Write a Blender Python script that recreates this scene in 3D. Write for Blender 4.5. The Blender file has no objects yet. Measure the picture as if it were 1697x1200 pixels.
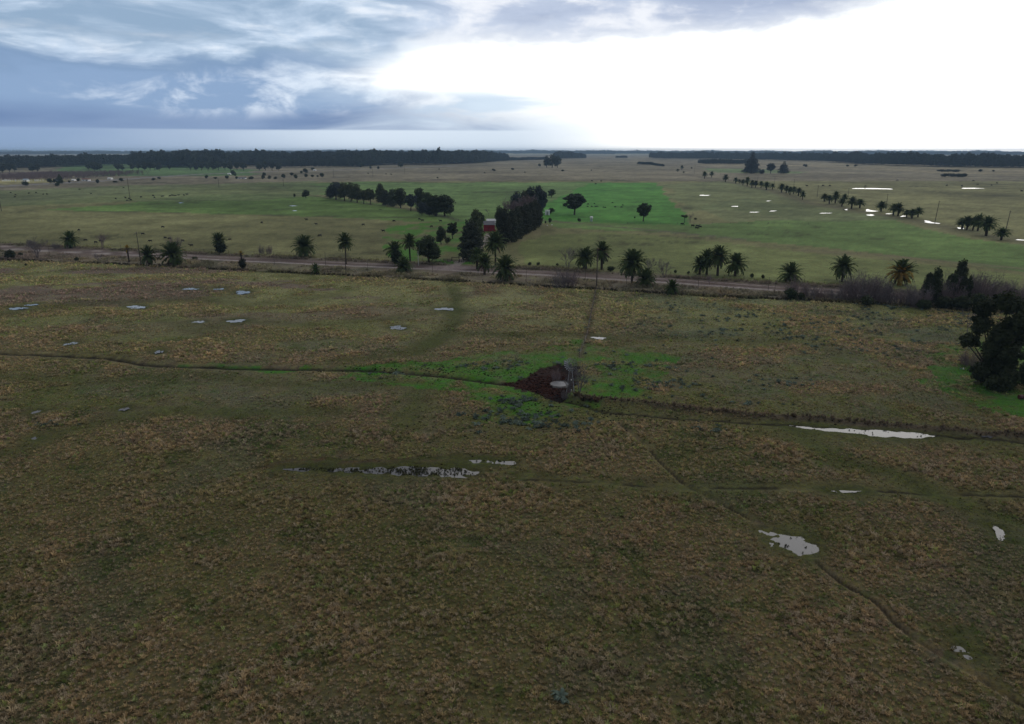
import bpy, bmesh, math, random
import numpy as np
from mathutils import Vector, Matrix, Euler

SC = bpy.context.scene
COL = SC.collection
R = math.radians

# ------------------------------------------------------------------ camera
CAM_H = 42.0                       # metres above the plain
FPX = 1195.0                       # focal length in pixels of a 1697 wide picture
PITCH = R(16.37)
cam_data = bpy.data.cameras.new("camera")
cam = bpy.data.objects.new("camera", cam_data)
COL.objects.link(cam)
cam.location = (0, 0, CAM_H)
cam.rotation_euler = (R(90) - PITCH, 0, 0)
cam_data.sensor_width = 36
cam_data.lens = 36 * FPX / 1697
cam_data.clip_start = 0.5
cam_data.clip_end = 60000
SC.camera = cam

# ------------------------------------------------------------------ view
SC.view_settings.view_transform = 'Standard'
SC.view_settings.look = 'None'
SC.view_settings.gamma = 1
SC.view_settings.exposure = 0.0
SC.view_settings.use_curve_mapping = False
SC.render.film_transparent = False
SC.cycles.max_bounces = 6
SC.cycles.diffuse_bounces = 2
SC.cycles.glossy_bounces = 3
SC.cycles.transmission_bounces = 3
SC.cycles.volume_bounces = 1
SC.cycles.caustics_reflective = False
SC.cycles.caustics_refractive = False

# ------------------------------------------------------------------ world: overcast sky
SUN_AZ = 40.0      # degrees right of the view direction
SUN_EL = 28.0
world = bpy.data.worlds.new("World")
SC.world = world
world.use_nodes = True
WT = world.node_tree
WT.nodes.clear()


class Sk:
    """tiny expression helper over shader math nodes"""
    tree = None

    def __init__(s, sock): s.s = sock

    @staticmethod
    def m(op, *a):
        n = Sk.tree.nodes.new('ShaderNodeMath'); n.operation = op
        for i, v in enumerate(a):
            if isinstance(v, Sk): Sk.tree.links.new(v.s, n.inputs[i])
            else: n.inputs[i].default_value = v
        return Sk(n.outputs[0])

    def __add__(s, o): return Sk.m('ADD', s, o)
    __radd__ = __add__
    def __sub__(s, o): return Sk.m('SUBTRACT', s, o)
    def __rsub__(s, o): return Sk.m('SUBTRACT', o, s)
    def __mul__(s, o): return Sk.m('MULTIPLY', s, o)
    __rmul__ = __mul__
    def __truediv__(s, o): return Sk.m('DIVIDE', s, o)


def step_(x, a, b):
    n = Sk.tree.nodes.new('ShaderNodeMapRange'); n.interpolation_type = 'SMOOTHSTEP'
    Sk.tree.links.new(x.s, n.inputs[0])
    if a <= b:
        n.inputs[1].default_value = a; n.inputs[2].default_value = b
        n.inputs[3].default_value = 0; n.inputs[4].default_value = 1
    else:
        n.inputs[1].default_value = b; n.inputs[2].default_value = a
        n.inputs[3].default_value = 1; n.inputs[4].default_value = 0
    return Sk(n.outputs[0])


def mixc(f, a, b):
    n = Sk.tree.nodes.new('ShaderNodeMix'); n.data_type = 'RGBA'; n.clamp_factor = True
    if isinstance(f, Sk): Sk.tree.links.new(f.s, n.inputs[0])
    else: n.inputs[0].default_value = f
    for v, i in ((a, 6), (b, 7)):
        if isinstance(v, Sk): Sk.tree.links.new(v.s, n.inputs[i])
        else: n.inputs[i].default_value = (*v, 1)
    return Sk(n.outputs[2])


def vec(x, y, z):
    n = Sk.tree.nodes.new('ShaderNodeCombineXYZ')
    for i, v in enumerate((x, y, z)):
        if isinstance(v, Sk): Sk.tree.links.new(v.s, n.inputs[i])
        else: n.inputs[i].default_value = v
    return Sk(n.outputs[0])


def noise(v, scale, detail=4, rough=0.5, dist=0.0):
    n = Sk.tree.nodes.new('ShaderNodeTexNoise')
    if v is not None: Sk.tree.links.new(v.s, n.inputs['Vector'])
    n.inputs['Scale'].default_value = scale
    n.inputs['Detail'].default_value = detail
    n.inputs['Roughness'].default_value = rough
    n.inputs['Distortion'].default_value = dist
    return Sk(n.outputs[0])


Sk.tree = WT
tc = WT.nodes.new('ShaderNodeTexCoord')
sep = WT.nodes.new('ShaderNodeSeparateXYZ')
WT.links.new(tc.outputs['Generated'], sep.inputs[0])
dx, dy, dz = (Sk(sep.outputs[i]) for i in range(3))
el = Sk.m('ARCSINE', dz) * 57.2958
rel = Sk.m('ABSOLUTE', Sk.m('WRAP', Sk.m('ARCTAN2', dx, dy) * 57.2958 - SUN_AZ, 180.0, -180.0))
hz = Sk.m('MAXIMUM', dz, 0.0) + 0.10
plane = vec(dx / hz, dy / hz, 0.0)                 # where the ray meets a flat cloud layer
stretch = vec(dx, dy, dz * 4.5)                    # flattened banks near the horizon
n_big = noise(plane, 0.55, 6, 0.55, 0.6)
n_med = noise(plane, 1.9, 7, 0.58, 0.8)
n_streak = noise(stretch, 5.0, 8, 0.55, 0.5)
n_puff = noise(vec(dx, dy, dz * 2.2), 13.0, 8, 0.6, 0.4)
n_soft = noise(stretch, 2.4, 4, 0.5, 0.3)

# the layers, in radiance
deck = mixc(step_(n_streak * 0.75 + n_med * 0.25, 0.40, 0.60), (0.30, 0.43, 0.60), (0.66, 0.79, 0.96))
deck = mixc(step_(n_puff * 0.35 + n_streak * 0.65, 0.50, 0.66) * 0.85, deck, (0.96, 1.0, 1.06))
right_deck = mixc(step_(n_big * 0.5 + n_streak * 0.5, 0.40, 0.58), (0.38, 0.46, 0.64), (0.58, 0.66, 0.82))
right_deck = mixc(step_(n_puff * 0.5 + n_streak * 0.5, 0.50, 0.64) * 0.85, right_deck, (0.98, 1.0, 1.05))
deck = mixc(step_(rel, 40.0, 52.0), right_deck, deck)
high = mixc(step_(n_big, 0.35, 0.65), (0.27, 0.285, 0.32), (0.40, 0.415, 0.45))
high = mixc(step_(rel + (n_big - 0.5) * 30.0, 62.0, 8.0) * step_(el, 55.0, 22.0), high, (1.8, 1.77, 1.72))   # unseen cloud towards the hidden sun, brightened to lift the water
deck = mixc(step_(el, 10.5, 17.0), deck, high)

# pale air low down, brightening towards the hidden sun
low_air = mixc(step_(rel + (n_soft - 0.5) * 16.0, 76.0, 46.0), (0.27, 0.39, 0.60), (0.72, 0.83, 0.96))
low_air = mixc(step_(rel + (n_soft - 0.5) * 10.0, 41.0, 27.0), low_air, (1.35, 1.35, 1.32))
low_air = mixc(step_(rel, 34.0, 10.0), low_air, (2.0, 1.96, 1.9))
veil = mixc(step_(n_streak, 0.44, 0.60), (0.70, 0.83, 0.97), (1.12, 1.14, 1.14))
mid_air = mixc(step_(rel + (n_soft - 0.5) * 14.0, 40.0, 27.0), veil, (1.5, 1.49, 1.45))
mid_air = mixc(step_(rel, 34.0, 10.0), mid_air, (2.1, 2.05, 1.98))

# the blue bank left of the opening, flat underneath at 1.4 degrees
puffs = mixc(step_(n_puff + step_(rel, 72.0, 54.0) * 0.09, 0.50, 0.74) * step_(rel, 78.0, 60.0), (0.27, 0.40, 0.62), (0.74, 0.84, 0.98))
dark = mixc(step_(n_soft, 0.38, 0.66), (0.15, 0.245, 0.455), (0.27, 0.38, 0.59))
bank = mixc(step_(el + (n_soft - 0.5) * 2.2, 2.0, 3.4), dark, puffs)
bank = mixc(step_(el + (n_streak - 0.5) * 5.0, 4.4, 5.6), bank, (0.23, 0.35, 0.55))
bank = mixc(step_(el + (n_streak - 0.5) * 7.0, 5.2, 6.8), bank, deck)
bank_in = step_(rel + (n_streak - 0.5) * 26.0, 38.0, 57.0)
base_cut = step_(el + (n_soft - 0.5) * 0.18, 1.33, 1.50)

lowmid = mixc(step_(el, 1.3, 3.4), low_air, mid_air)
tongue = step_(rel + (n_streak - 0.5) * 14.0 + Sk.m('ABSOLUTE', el - 5.1) * 2.2, 54.0, 48.0) * step_(el, 3.6, 4.8)
sky_ = mixc(bank_in * base_cut, lowmid, bank)
# overhead deck closes the opening from above
sky_ = mixc(tongue, sky_, (1.4, 1.4, 1.37))
lift = Sk.m('EXPONENT', (rel / 15.0) * (rel / 15.0) * -1.0) * 3.2
edge = el - lift + (n_puff - 0.5) * 2.2 + (n_med - 0.5) * 1.4
over = step_(edge, 6.7, 8.1)
lining = mixc(step_(edge + (n_streak - 0.5) * 3.0, 7.0, 9.2), (0.90, 0.94, 1.0), deck)
sky_ = mixc(over, sky_, lining)
left_over = step_(el + (n_streak - 0.5) * 4.0, 6.3, 7.3) * step_(rel + (n_puff - 0.5) * 10 + (el - 6.5) * 1.5, 47.0, 50.0)
sky_ = mixc(left_over, sky_, deck)
below = step_(dz, 0.0, -0.02)
sky_ = mixc(below, sky_, (0.10, 0.11, 0.11))

nish = WT.nodes.new('ShaderNodeTexSky')
nish.sky_type = 'NISHITA'; nish.sun_disc = False
nish.sun_elevation = R(SUN_EL); nish.sun_rotation = R(SUN_AZ)
nb = WT.nodes.new('ShaderNodeBackground'); nb.inputs[1].default_value = 0.08
WT.links.new(nish.outputs[0], nb.inputs[0])
cb = WT.nodes.new('ShaderNodeBackground'); cb.inputs[1].default_value = 1.0
WT.links.new(sky_.s, cb.inputs[0])
ms = WT.nodes.new('ShaderNodeMixShader'); ms.inputs[0].default_value = 0.97   # cloud cover
wo = WT.nodes.new('ShaderNodeOutputWorld')
WT.links.new(nb.outputs[0], ms.inputs[1]); WT.links.new(cb.outputs[0], ms.inputs[2])
WT.links.new(ms.outputs[0], wo.inputs[0])
world.cycles.sampling_method = 'MANUAL'
world.cycles.sample_map_resolution = 1024

# ------------------------------------------------------------------ sun behind the clouds
sun_data = bpy.data.lights.new("sun", 'SUN')
sun_data.energy = 0.7
sun_data.angle = R(84)
sun_data.color = (1.0, 0.95, 0.88)
sun = bpy.data.objects.new("sun", sun_data)
COL.objects.link(sun)
sv = Vector((math.sin(R(SUN_AZ)) * math.cos(R(SUN_EL)), math.cos(R(SUN_AZ)) * math.cos(R(SUN_EL)), math.sin(R(SUN_EL))))
sun.rotation_euler = sv.to_track_quat('Z', 'Y').to_euler()
sun.location = sv * 300

# ------------------------------------------------------------------ helpers
CP, SP = math.cos(PITCH), math.sin(PITCH)


def at(px, py, z=0.0):
    """ground point seen at a pixel of the 1697x1200 photograph"""
    cx = (px - 848.5) / FPX; cy = -(py - 600.0) / FPX
    d = Vector((cx, CP + cy * SP, -SP + cy * CP))
    t = (z - CAM_H) / d.z
    return Vector((d.x * t, d.y * t, z))


def mpp(py):
    """metres per photo pixel for something standing at row py"""
    p = at(848.5, py)
    t = p.y * CP + CAM_H * SP
    return t / FPX


def poly_at(pts): return np.array([[at(a, b).x, at(a, b).y] for a, b in pts])


def hash2(ix, iy, seed):
    h = (ix.astype(np.int64) * 374761393 + iy.astype(np.int64) * 668265263 + seed * 974634777) & 0xFFFFFFFF
    h = ((h ^ (h >> 13)) * 1274126177) & 0xFFFFFFFF
    h = ((h ^ (h >> 16)) * 2246822519) & 0xFFFFFFFF
    return ((h ^ (h >> 15)) & 0xFFFFFF) / float(0xFFFFFF)


def vnoise(x, y, seed=0):
    xi = np.floor(x); yi = np.floor(y)
    fx = x - xi; fy = y - yi
    fx = fx * fx * (3 - 2 * fx); fy = fy * fy * (3 - 2 * fy)
    a = hash2(xi, yi, seed); b = hash2(xi + 1, yi, seed)
    c = hash2(xi, yi + 1, seed); d = hash2(xi + 1, yi + 1, seed)
    return (a * (1 - fx) + b * fx) * (1 - fy) + (c * (1 - fx) + d * fx) * fy


def fbm(x, y, scale, oct=4, seed=0):
    """0..1 noise whose largest lumps are about `scale` metres"""
    s = 0.0; a = 1.0; t = 0.0; f = 1.0 / scale
    for i in range(oct):
        s = s + a * vnoise(x * f + 17.3 * i, y * f - 9.1 * i, seed + i * 7)
        t += a; a *= 0.55; f *= 2.03
    return s / t


def sm(x, a, b):
    t = np.clip((x - a) / (b - a), 0, 1)
    return t * t * (3 - 2 * t)


def inside(x, y, P):
    r = np.zeros(x.shape, bool)
    n = len(P); j = n - 1
    for i in range(n):
        xi, yi = P[i]; xj, yj = P[j]
        if yi != yj:
            c = ((yi > y) != (yj > y)) & (x < (xj - xi) * (y - yi) / (yj - yi) + xi)
            r ^= c
        j = i
    return r


def dline(x, y, P):
    """distance to a polyline, only worked out near it"""
    out = np.full(x.shape, 1e6)
    for i in range(len(P) - 1):
        ax, ay = P[i]; bx, by = P[i + 1]
        lx, ly = bx - ax, by - ay
        L = lx * lx + ly * ly + 1e-9
        m = (x > min(ax, bx) - 40) & (x < max(ax, bx) + 40) & (y > min(ay, by) - 40) & (y < max(ay, by) + 40)
        if not m.any(): continue
        xm, ym = x[m], y[m]
        t = np.clip(((xm - ax) * lx + (ym - ay) * ly) / L, 0, 1)
        d = np.hypot(xm - ax - t * lx, ym - ay - t * ly)
        out[m] = np.minimum(out[m], d)
    return out


def tag(o, label=None, cat=None, group=None, kind=None):
    if label: o['label'] = label
    if cat: o['category'] = cat
    if group: o['group'] = group
    if kind: o['kind'] = kind
    return o


def link(name, me, parent=None, loc=(0, 0, 0)):
    o = bpy.data.objects.new(name, me)
    COL.objects.link(o)
    if parent is not None: o.parent = parent
    o.location = loc
    return o


def empty(name, loc, rz=0.0, sc=1.0):
    o = bpy.data.objects.new(name, None)
    o.empty_display_size = 0.5
    COL.objects.link(o)
    o.location = loc; o.rotation_euler = (0, 0, rz); o.scale = (sc, sc, sc)
    return o


def np_mesh(name, V, F, mat=None, smooth=False):
    """V (n,3), F (m,k) faces all of k corners"""
    me = bpy.data.meshes.new(name)
    V = np.asarray(V, dtype=np.float32); F = np.asarray(F, dtype=np.int32)
    k = F.shape[1]
    me.vertices.add(len(V)); me.vertices.foreach_set('co', V.ravel())
    me.loops.add(F.size); me.loops.foreach_set('vertex_index', F.ravel())
    me.polygons.add(len(F)); me.polygons.foreach_set('loop_start', np.arange(0, F.size, k, dtype=np.int32))
    if smooth: me.polygons.foreach_set('use_smooth', np.ones(len(F), dtype=bool))
    me.update(calc_edges=True)
    if mat: me.materials.append(mat)
    return me


class MB:
    """collects simple solids into one mesh"""
    def __init__(s): s.v = []; s.f = []

    def box(s, c, size, rot=None):
        hx, hy, hz_ = (a / 2 for a in size)
        b = len(s.v)
        for X in (-hx, hx):
            for Y in (-hy, hy):
                for Z in (-hz_, hz_):
                    p = Vector((X, Y, Z))
                    if rot is not None: p = rot @ p
                    s.v.append((p.x + c[0], p.y + c[1], p.z + c[2]))
        for q in ((0, 1, 3, 2), (4, 6, 7, 5), (0, 4, 5, 1), (2, 3, 7, 6), (0, 2, 6, 4), (1, 5, 7, 3)):
            s.f.append([b + i for i in q])
        return s

    def tube(s, pts, rad, n=6, caps=True):
        b = len(s.v); pts = [Vector(p) for p in pts]
        if not hasattr(rad, '__len__'): rad = [rad] * len(pts)
        for i, p in enumerate(pts):
            t = (pts[min(i + 1, len(pts) - 1)] - pts[max(i - 1, 0)])
            t = t.normalized() if t.length > 1e-9 else Vector((0, 0, 1))
            a = t.orthogonal().normalized() if abs(t.z) < 0.99 else Vector((1, 0, 0))
            a = (a - t * a.dot(t)).normalized()
            c = t.cross(a)
            for k in range(n):
                w = 2 * math.pi * k / n
                q = p + (a * math.cos(w) + c * math.sin(w)) * rad[i]
                s.v.append(tuple(q))
        for i in range(len(pts) - 1):
            for k in range(n):
                k2 = (k + 1) % n
                s.f.append([b + i * n + k, b + i * n + k2, b + (i + 1) * n + k2, b + (i + 1) * n + k])
        if caps:
            s.f.append([b + k for k in range(n)][::-1])
            s.f.append([b + (len(pts) - 1) * n + k for k in range(n)])
        return s

    def lathe(s, prof, n=16, c=(0, 0, 0)):
        b = len(s.v)
        for r, z in prof:
            for k in range(n):
                w = 2 * math.pi * k / n
                s.v.append((c[0] + r * math.cos(w), c[1] + r * math.sin(w), c[2] + z))
        for i in range(len(prof) - 1):
            for k in range(n):
                k2 = (k + 1) % n
                s.f.append([b + i * n + k, b + i * n + k2, b + (i + 1) * n + k2, b + (i + 1) * n + k])
        return s

    def poly(s, pts):
        b = len(s.v); s.v += [tuple(p) for p in pts]; s.f.append(list(range(b, b + len(pts)))); return s

    def mesh(s, name, mat, smooth=False):
        me = bpy.data.meshes.new(name)
        me.from_pydata(s.v, [], s.f); me.update()
        if mat: me.materials.append(mat)
        if smooth: me.polygons.foreach_set('use_smooth', [True] * len(me.polygons))
        return me

    def build(s, name, mat, parent=None, loc=(0, 0, 0), smooth=False):
        return link(name, s.mesh(name, mat, smooth), parent, loc)


def mat_new(name):
    m = bpy.data.materials.new(name); m.use_nodes = True
    t = m.node_tree; t.nodes.clear()
    out = t.nodes.new('ShaderNodeOutputMaterial')
    Sk.tree = t
    return m, t, out


def principled(name, col, rough=0.8, spec=0.3, var=0.25, nscale=1.5, metal=0.0, bump=0.0, col2=None):
    """a matt or metal surface with broken colour"""
    m, t, out = mat_new(name)
    p = t.nodes.new('ShaderNodeBsdfPrincipled')
    p.inputs['Roughness'].default_value = rough
    p.inputs['Specular IOR Level'].default_value = spec
    p.inputs['Metallic'].default_value = metal
    tcn = t.nodes.new('ShaderNodeTexCoord')
    v = Sk(tcn.outputs['Object'])
    n1 = noise(v, nscale, 5, 0.6)
    c2 = col2 if col2 else tuple(c * (1 + var) for c in col)
    c = mixc(step_(n1, 0.3, 0.7), tuple(c * (1 - var) for c in col), c2)
    t.links.new(c.s, p.inputs['Base Color'])
    if bump:
        b = t.nodes.new('ShaderNodeBump'); b.inputs['Strength'].default_value = 0.6
        b.inputs['Distance'].default_value = bump
        t.links.new(noise(v, nscale * 4, 4, 0.6).s, b.inputs['Height'])
        t.links.new(b.outputs[0], p.inputs['Normal'])
    t.links.new(p.outputs[0], out.inputs[0])
    return m


def leafy(name, c1, c2, trans=0.3, nscale=0.6, rnd=0.25):
    """foliage: broken colour, some light through the leaf, each copy a shade of its own"""
    m, t, out = mat_new(name)
    tcn = t.nodes.new('ShaderNodeTexCoord')
    oi = t.nodes.new('ShaderNodeObjectInfo')
    v = Sk(tcn.outputs['Object'])
    n1 = noise(v, nscale, 4, 0.6)
    n2 = noise(v, nscale * 7, 2, 0.6)
    c = mixc(step_(n1 * 0.6 + n2 * 0.4, 0.35, 0.65), c1, c2)
    hs = t.nodes.new('ShaderNodeHueSaturation')
    t.links.new(c.s, hs.inputs['Color'])
    t.links.new((Sk(oi.outputs['Random']) * (2 * rnd) + (1 - rnd)).s, hs.inputs['Value'])
    t.links.new((Sk(oi.outputs['Random']) * 0.03 + 0.485).s, hs.inputs['Hue'])
    d = t.nodes.new('ShaderNodeBsdfDiffuse'); tr = t.nodes.new('ShaderNodeBsdfTranslucent')
    t.links.new(hs.outputs[0], d.inputs[0]); t.links.new(hs.outputs[0], tr.inputs[0])
    mx = t.nodes.new('ShaderNodeMixShader'); mx.inputs[0].default_value = trans
    t.links.new(d.outputs[0], mx.inputs[1]); t.links.new(tr.outputs[0], mx.inputs[2])
    g = t.nodes.new('ShaderNodeBsdfGlossy'); g.inputs['Roughness'].default_value = 0.45
    g.inputs[0].default_value = (0.6, 0.6, 0.6, 1)
    m2 = t.nodes.new('ShaderNodeMixShader'); m2.inputs[0].default_value = 0.02
    t.links.new(mx.outputs[0], m2.inputs[1]); t.links.new(g.outputs[0], m2.inputs[2])
    t.links.new(m2.outputs[0], out.inputs[0])
    return m
# ------------------------------------------------------------------ the lie of the land (all in metres on the plain)
ROAD = poly_at([(-150, 404), (0, 410), (200, 420), (400, 430), (600, 439), (700, 443), (800, 448.5), (900, 453), (1000, 459.5), (1100, 465), (1200, 472), (1300, 479), (1360, 482), (1500, 491), (1697, 505), (1900, 522)])
SOUTH_FENCE = poly_at([(-150, 424), (0, 431), (200, 438), (400, 448), (600, 458), (800, 469), (1000, 480), (1200, 492), (1400, 501), (1520, 508), (1697, 522), (1900, 540)])
NORTH_FENCE = poly_at([(-150, 396), (0, 402), (200, 410), (400, 420), (600, 429), (700, 433), (760, 436)])
NORTH_FENCE2 = poly_at([(850, 441), (900, 444), (1000, 449), (1200, 461), (1300, 467), (1400, 470), (1500, 476), (1697, 490), (1900, 508)])
FIELD_FENCE = poly_at([(988, 480), (980, 520), (972, 560), (960, 592)])
DRIVE = poly_at([(742, 446), (757, 438), (766, 432), (775, 426), (783, 420), (795, 408), (806, 396), (812, 388)])
BROOK = poly_at([(-150, 575), (0, 584), (100, 588), (180, 593), (215, 599), (240, 604), (300, 606), (420, 609), (640, 615), (700, 620), (760, 626), (830, 634), (860, 637)])
DITCH = poly_at([(925, 661), (960, 668), (1000, 682), (1100, 692), (1200, 698), (1320, 705), (1400, 711), (1550, 721), (1697, 731), (1850, 740)])
BANK = poly_at([(955, 659), (1000, 665), (1100, 675), (1250, 690), (1380, 697), (1560, 712), (1697, 722), (1850, 732)])
TRACK = poly_at([(1000, 682), (1030, 705), (1050, 722), (1075, 742), (1090, 762), (1130, 798), (1190, 830), (1250, 862), (1275, 882), (1340, 922), (1400, 966), (1450, 995), (1480, 1030), (1520, 1062), (1550, 1080), (1600, 1110), (1690, 1165), (1800, 1225)])
TRACK2 = poly_at([(870, 792), (1000, 800), (1130, 808), (1300, 808), (1420, 812), (1560, 818), (1697, 822), (1850, 830)])
SWALE = poly_at([(1335, 712), (1360, 738), (1400, 765), (1480, 792), (1530, 815), (1600, 840), (1720, 870)])
SWALE2 = poly_at([(690, 588), (722, 570), (742, 548), (750, 530), (760, 510), (748, 480)])
SWALE3 = poly_at([(0, 622), (150, 632), (330, 620), (480, 636), (690, 640), (700, 670), (690, 700)])
SWALE4 = poly_at([(560, 600), (640, 596), (760, 553), (900, 556), (1000, 560), (1150, 562), (1330, 566), (1410, 590)])
SWALE5 = poly_at([(30, 745), (110, 720), (190, 695), (300, 680), (420, 684), (560, 682)])
SWALE6 = poly_at([(0, 520), (120, 505), (230, 500), (330, 495), (420, 505), (560, 490)])
SWALE7 = poly_at([(280, 530), (330, 548), (400, 530), (520, 540), (640, 530), (760, 512)])
SLOUGH = poly_at([(425, 772), (470, 766), (560, 762), (700, 757), (820, 757), (858, 766), (840, 782), (790, 792), (640, 790), (500, 784)])
MUD = poly_at([(826, 634), (845, 632), (868, 627), (896, 611), (925, 604), (955, 610), (955, 634), (944, 650), (930, 668), (905, 661), (880, 648), (856, 641)])
LUSH1 = [poly_at(p) for p in (
    [(540, 606), (700, 600), (800, 585), (900, 572), (1000, 570), (1120, 590), (1130, 640), (1060, 662), (980, 690), (920, 712), (800, 706), (780, 660), (700, 640), (560, 630)],
    [(300, 606), (430, 609), (560, 613), (700, 620), (560, 628), (430, 616), (310, 611)],
    [(1525, 585), (1600, 560), (1760, 560), (1800, 700), (1697, 690), (1600, 668), (1545, 645)],
    [(1375, 590), (1410, 594), (1400, 603), (1380, 602)],
    [(735, 462), (775, 466), (760, 484), (735, 478)],
    [(1470, 504), (1540, 508), (1530, 520), (1480, 514)],
    [(640, 375), (760, 366), (820, 368), (830, 400), (790, 440), (700, 440), (640, 420)],
)]
FIELDS = [  # painted in order: (polygon, albedo, strength)
    (poly_at([(-900, 410), (-300, 262), (2000, 262), (2600, 420), (2600, 520), (1900, 510), (848, 452), (0, 405)]), (0.112, 0.104, 0.052), 1.0),      # pasture beyond the road
    (poly_at([(-900, 296), (-300, 256), (2000, 256), (2600, 300), (1700, 300), (848, 300), (420, 302), (0, 340)]), (0.120, 0.100, 0.075), 1.0),    # far brown range
    (poly_at([(70, 349), (200, 338), (330, 324), (440, 320), (560, 327), (620, 336), (760, 362), (770, 372), (600, 362), (430, 356), (250, 352)]), (0.075, 0.118, 0.034), 0.9),
    (poly_at([(430, 306), (560, 302), (700, 302), (1000, 302), (1000, 345), (900, 372), (760, 372), (700, 345), (600, 322), (520, 322)]), (0.070, 0.112, 0.038), 0.9),
    (poly_at([(-50, 318), (200, 308), (520, 300), (540, 322), (430, 332), (200, 334), (-50, 345)]), (0.088, 0.102, 0.048), 0.8),
    (poly_at([(975, 303), (1088, 303), (1150, 372), (1050, 371), (900, 366), (880, 350)]), (0.040, 0.118, 0.022), 0.92),     # sown green rectangle
    (poly_at([(900, 366), (1050, 371), (1150, 372), (1320, 362), (1480, 366), (1600, 396), (2100, 450), (2100, 500), (1500, 425), (1380, 412), (1100, 385), (930, 378)]), (0.064, 0.112, 0.032), 0.75),
    (poly_at([(880, 392), (1000, 385), (1150, 395), (1350, 420), (1560, 440), (1697, 455), (1697, 490), (1300, 466), (1000, 448), (860, 440), (850, 410)]), (0.105, 0.118, 0.045), 0.8),
    (poly_at([(1150, 340), (1240, 330), (1500, 365), (1380, 366), (1200, 366)]), (0.090, 0.100, 0.052), 0.7),
    (poly_at([(1100, 305), (1200, 300), (1330, 335), (1500, 365), (1340, 368), (1200, 345), (1130, 352)]), (0.080, 0.092, 0.044), 0.7),
    (poly_at([(95, 274), (250, 270), (430, 282), (420, 291), (230, 292), (100, 290)]), (0.060, 0.105, 0.040), 0.9),
    (poly_at([(1160, 279), (1290, 281), (1340, 287), (1180, 286)]), (0.085, 0.115, 0.050), 0.9),
    (poly_at([(1160, 265), (1300, 262), (1500, 272), (1900, 280), (1900, 300), (1500, 285), (1300, 275), (1160, 275)]), (0.155, 0.125, 0.085), 0.8),
    (poly_at([(0, 286), (98, 284), (98, 298), (0, 301)]), (0.120, 0.085, 0.075), 1.0),
    (poly_at([(0, 299), (98, 296), (98, 302), (0, 306)]), (0.190, 0.165, 0.080), 0.9),
    (poly_at([(740, 400), (830, 384), (900, 380), (905, 395), (840, 405)]), (0.125, 0.100, 0.062), 0.6),
]
FARM_TRACK = poly_at([(885, 364), (930, 368), (1000, 374), (1080, 382), (1180, 391), (1240, 397)])
FARM_LINE = poly_at([(1040, 371), (1150, 372), (1240, 371), (1340, 372)])
ALONG = poly_at([(1330, 415), (1450, 422), (1600, 436), (1760, 452)])
TREE_LINE = poly_at([(430, 324), (520, 325), (600, 337), (700, 350), (760, 366)])
FIELD_EDGE = poly_at([(100, 350), (250, 352), (430, 356), (600, 360), (700, 361)])
FAR_ROAD = poly_at([(-300, 322), (0, 309), (90, 304), (160, 300.5), (250, 294), (330, 289), (430, 285), (560, 282), (700, 277), (760, 275)])
EAST_TRACK = poly_at([(1130, 288), (1200, 300), (1280, 316), (1340, 336), (1440, 353), (1520, 366), (1600, 385), (1697, 402), (1900, 440)])

PONDS_NEAR = [  # outline of each sheet of shallow water this side of the road
    ('pool', [(1312, 703), (1340, 706), (1400, 709), (1460, 711), (1520, 716), (1548, 721), (1535, 725), (1490, 723), (1440, 720), (1390, 714), (1340, 709)]),
    ('puddle', [(1266, 879), (1290, 888), (1298, 880), (1312, 888), (1330, 888), (1340, 897), (1352, 908), (1346, 917), (1330, 919), (1302, 909), (1284, 905), (1282, 894)]),
    ('slough_water', [(466, 775), (520, 774), (600, 775), (680, 771), (760, 774), (788, 783), (760, 788), (690, 786), (600, 781), (520, 779)]),
    ('puddle', [(754, 757), (790, 759), (815, 762), (845, 762), (848, 767), (820, 766), (790, 763), (760, 762)]),
    ('puddle', [(1637, 868), (1652, 872), (1664, 882), (1672, 894), (1662, 890), (1648, 880)]),
    ('puddle', [(1590, 1061), (1601, 1065), (1612, 1080), (1618, 1090), (1608, 1086), (1598, 1074)]),
    ('puddle', [(1372, 812.5), (1400, 811.5), (1428, 812.5), (1420, 815), (1390, 814.5)]),
    ('puddle', [(110, 567), (118, 566), (127, 568), (122, 571), (112, 571)]),
    ('puddle', [(257, 582), (264, 579), (270, 582), (265, 585), (258, 585)]),
    ('puddle', [(378, 530), (396, 528), (406, 531), (398, 534), (382, 533)]),
    ('puddle', [(320, 532), (334, 531), (340, 533), (328, 535)]),
    ('puddle', [(390, 482), (408, 481), (416, 484), (404, 487), (392, 486)]),
    ('puddle', [(212, 507), (230, 505), (244, 508), (236, 511), (218, 510)]),
    ('puddle', [(15, 509), (34, 508), (46, 510), (38, 513), (20, 512)]),
    ('puddle', [(300, 477), (330, 477), (326, 480), (305, 479)]),
    ('puddle', [(355, 477), (370, 477), (368, 480), (358, 480)]),
    ('puddle', [(43, 504), (58, 503), (60, 506), (46, 506)]),
    ('puddle', [(718, 510), (735, 509), (753, 511), (748, 514), (725, 513)]),
    ('puddle', [(644, 541), (658, 539), (672, 542), (668, 546), (650, 544)]),
    ('puddle', [(980, 557), (996, 558), (1004, 561), (990, 562)]),
    ('puddle', [(52, 682), (60, 679), (66, 681), (58, 686)]),
    ('puddle', [(198, 677), (208, 674), (214, 677), (204, 680)]),
    ('puddle', [(48, 727), (58, 723), (62, 725), (54, 729)]),
    ('puddle', [(1625, 721), (1640, 720), (1646, 723), (1634, 725)]),
]
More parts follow.
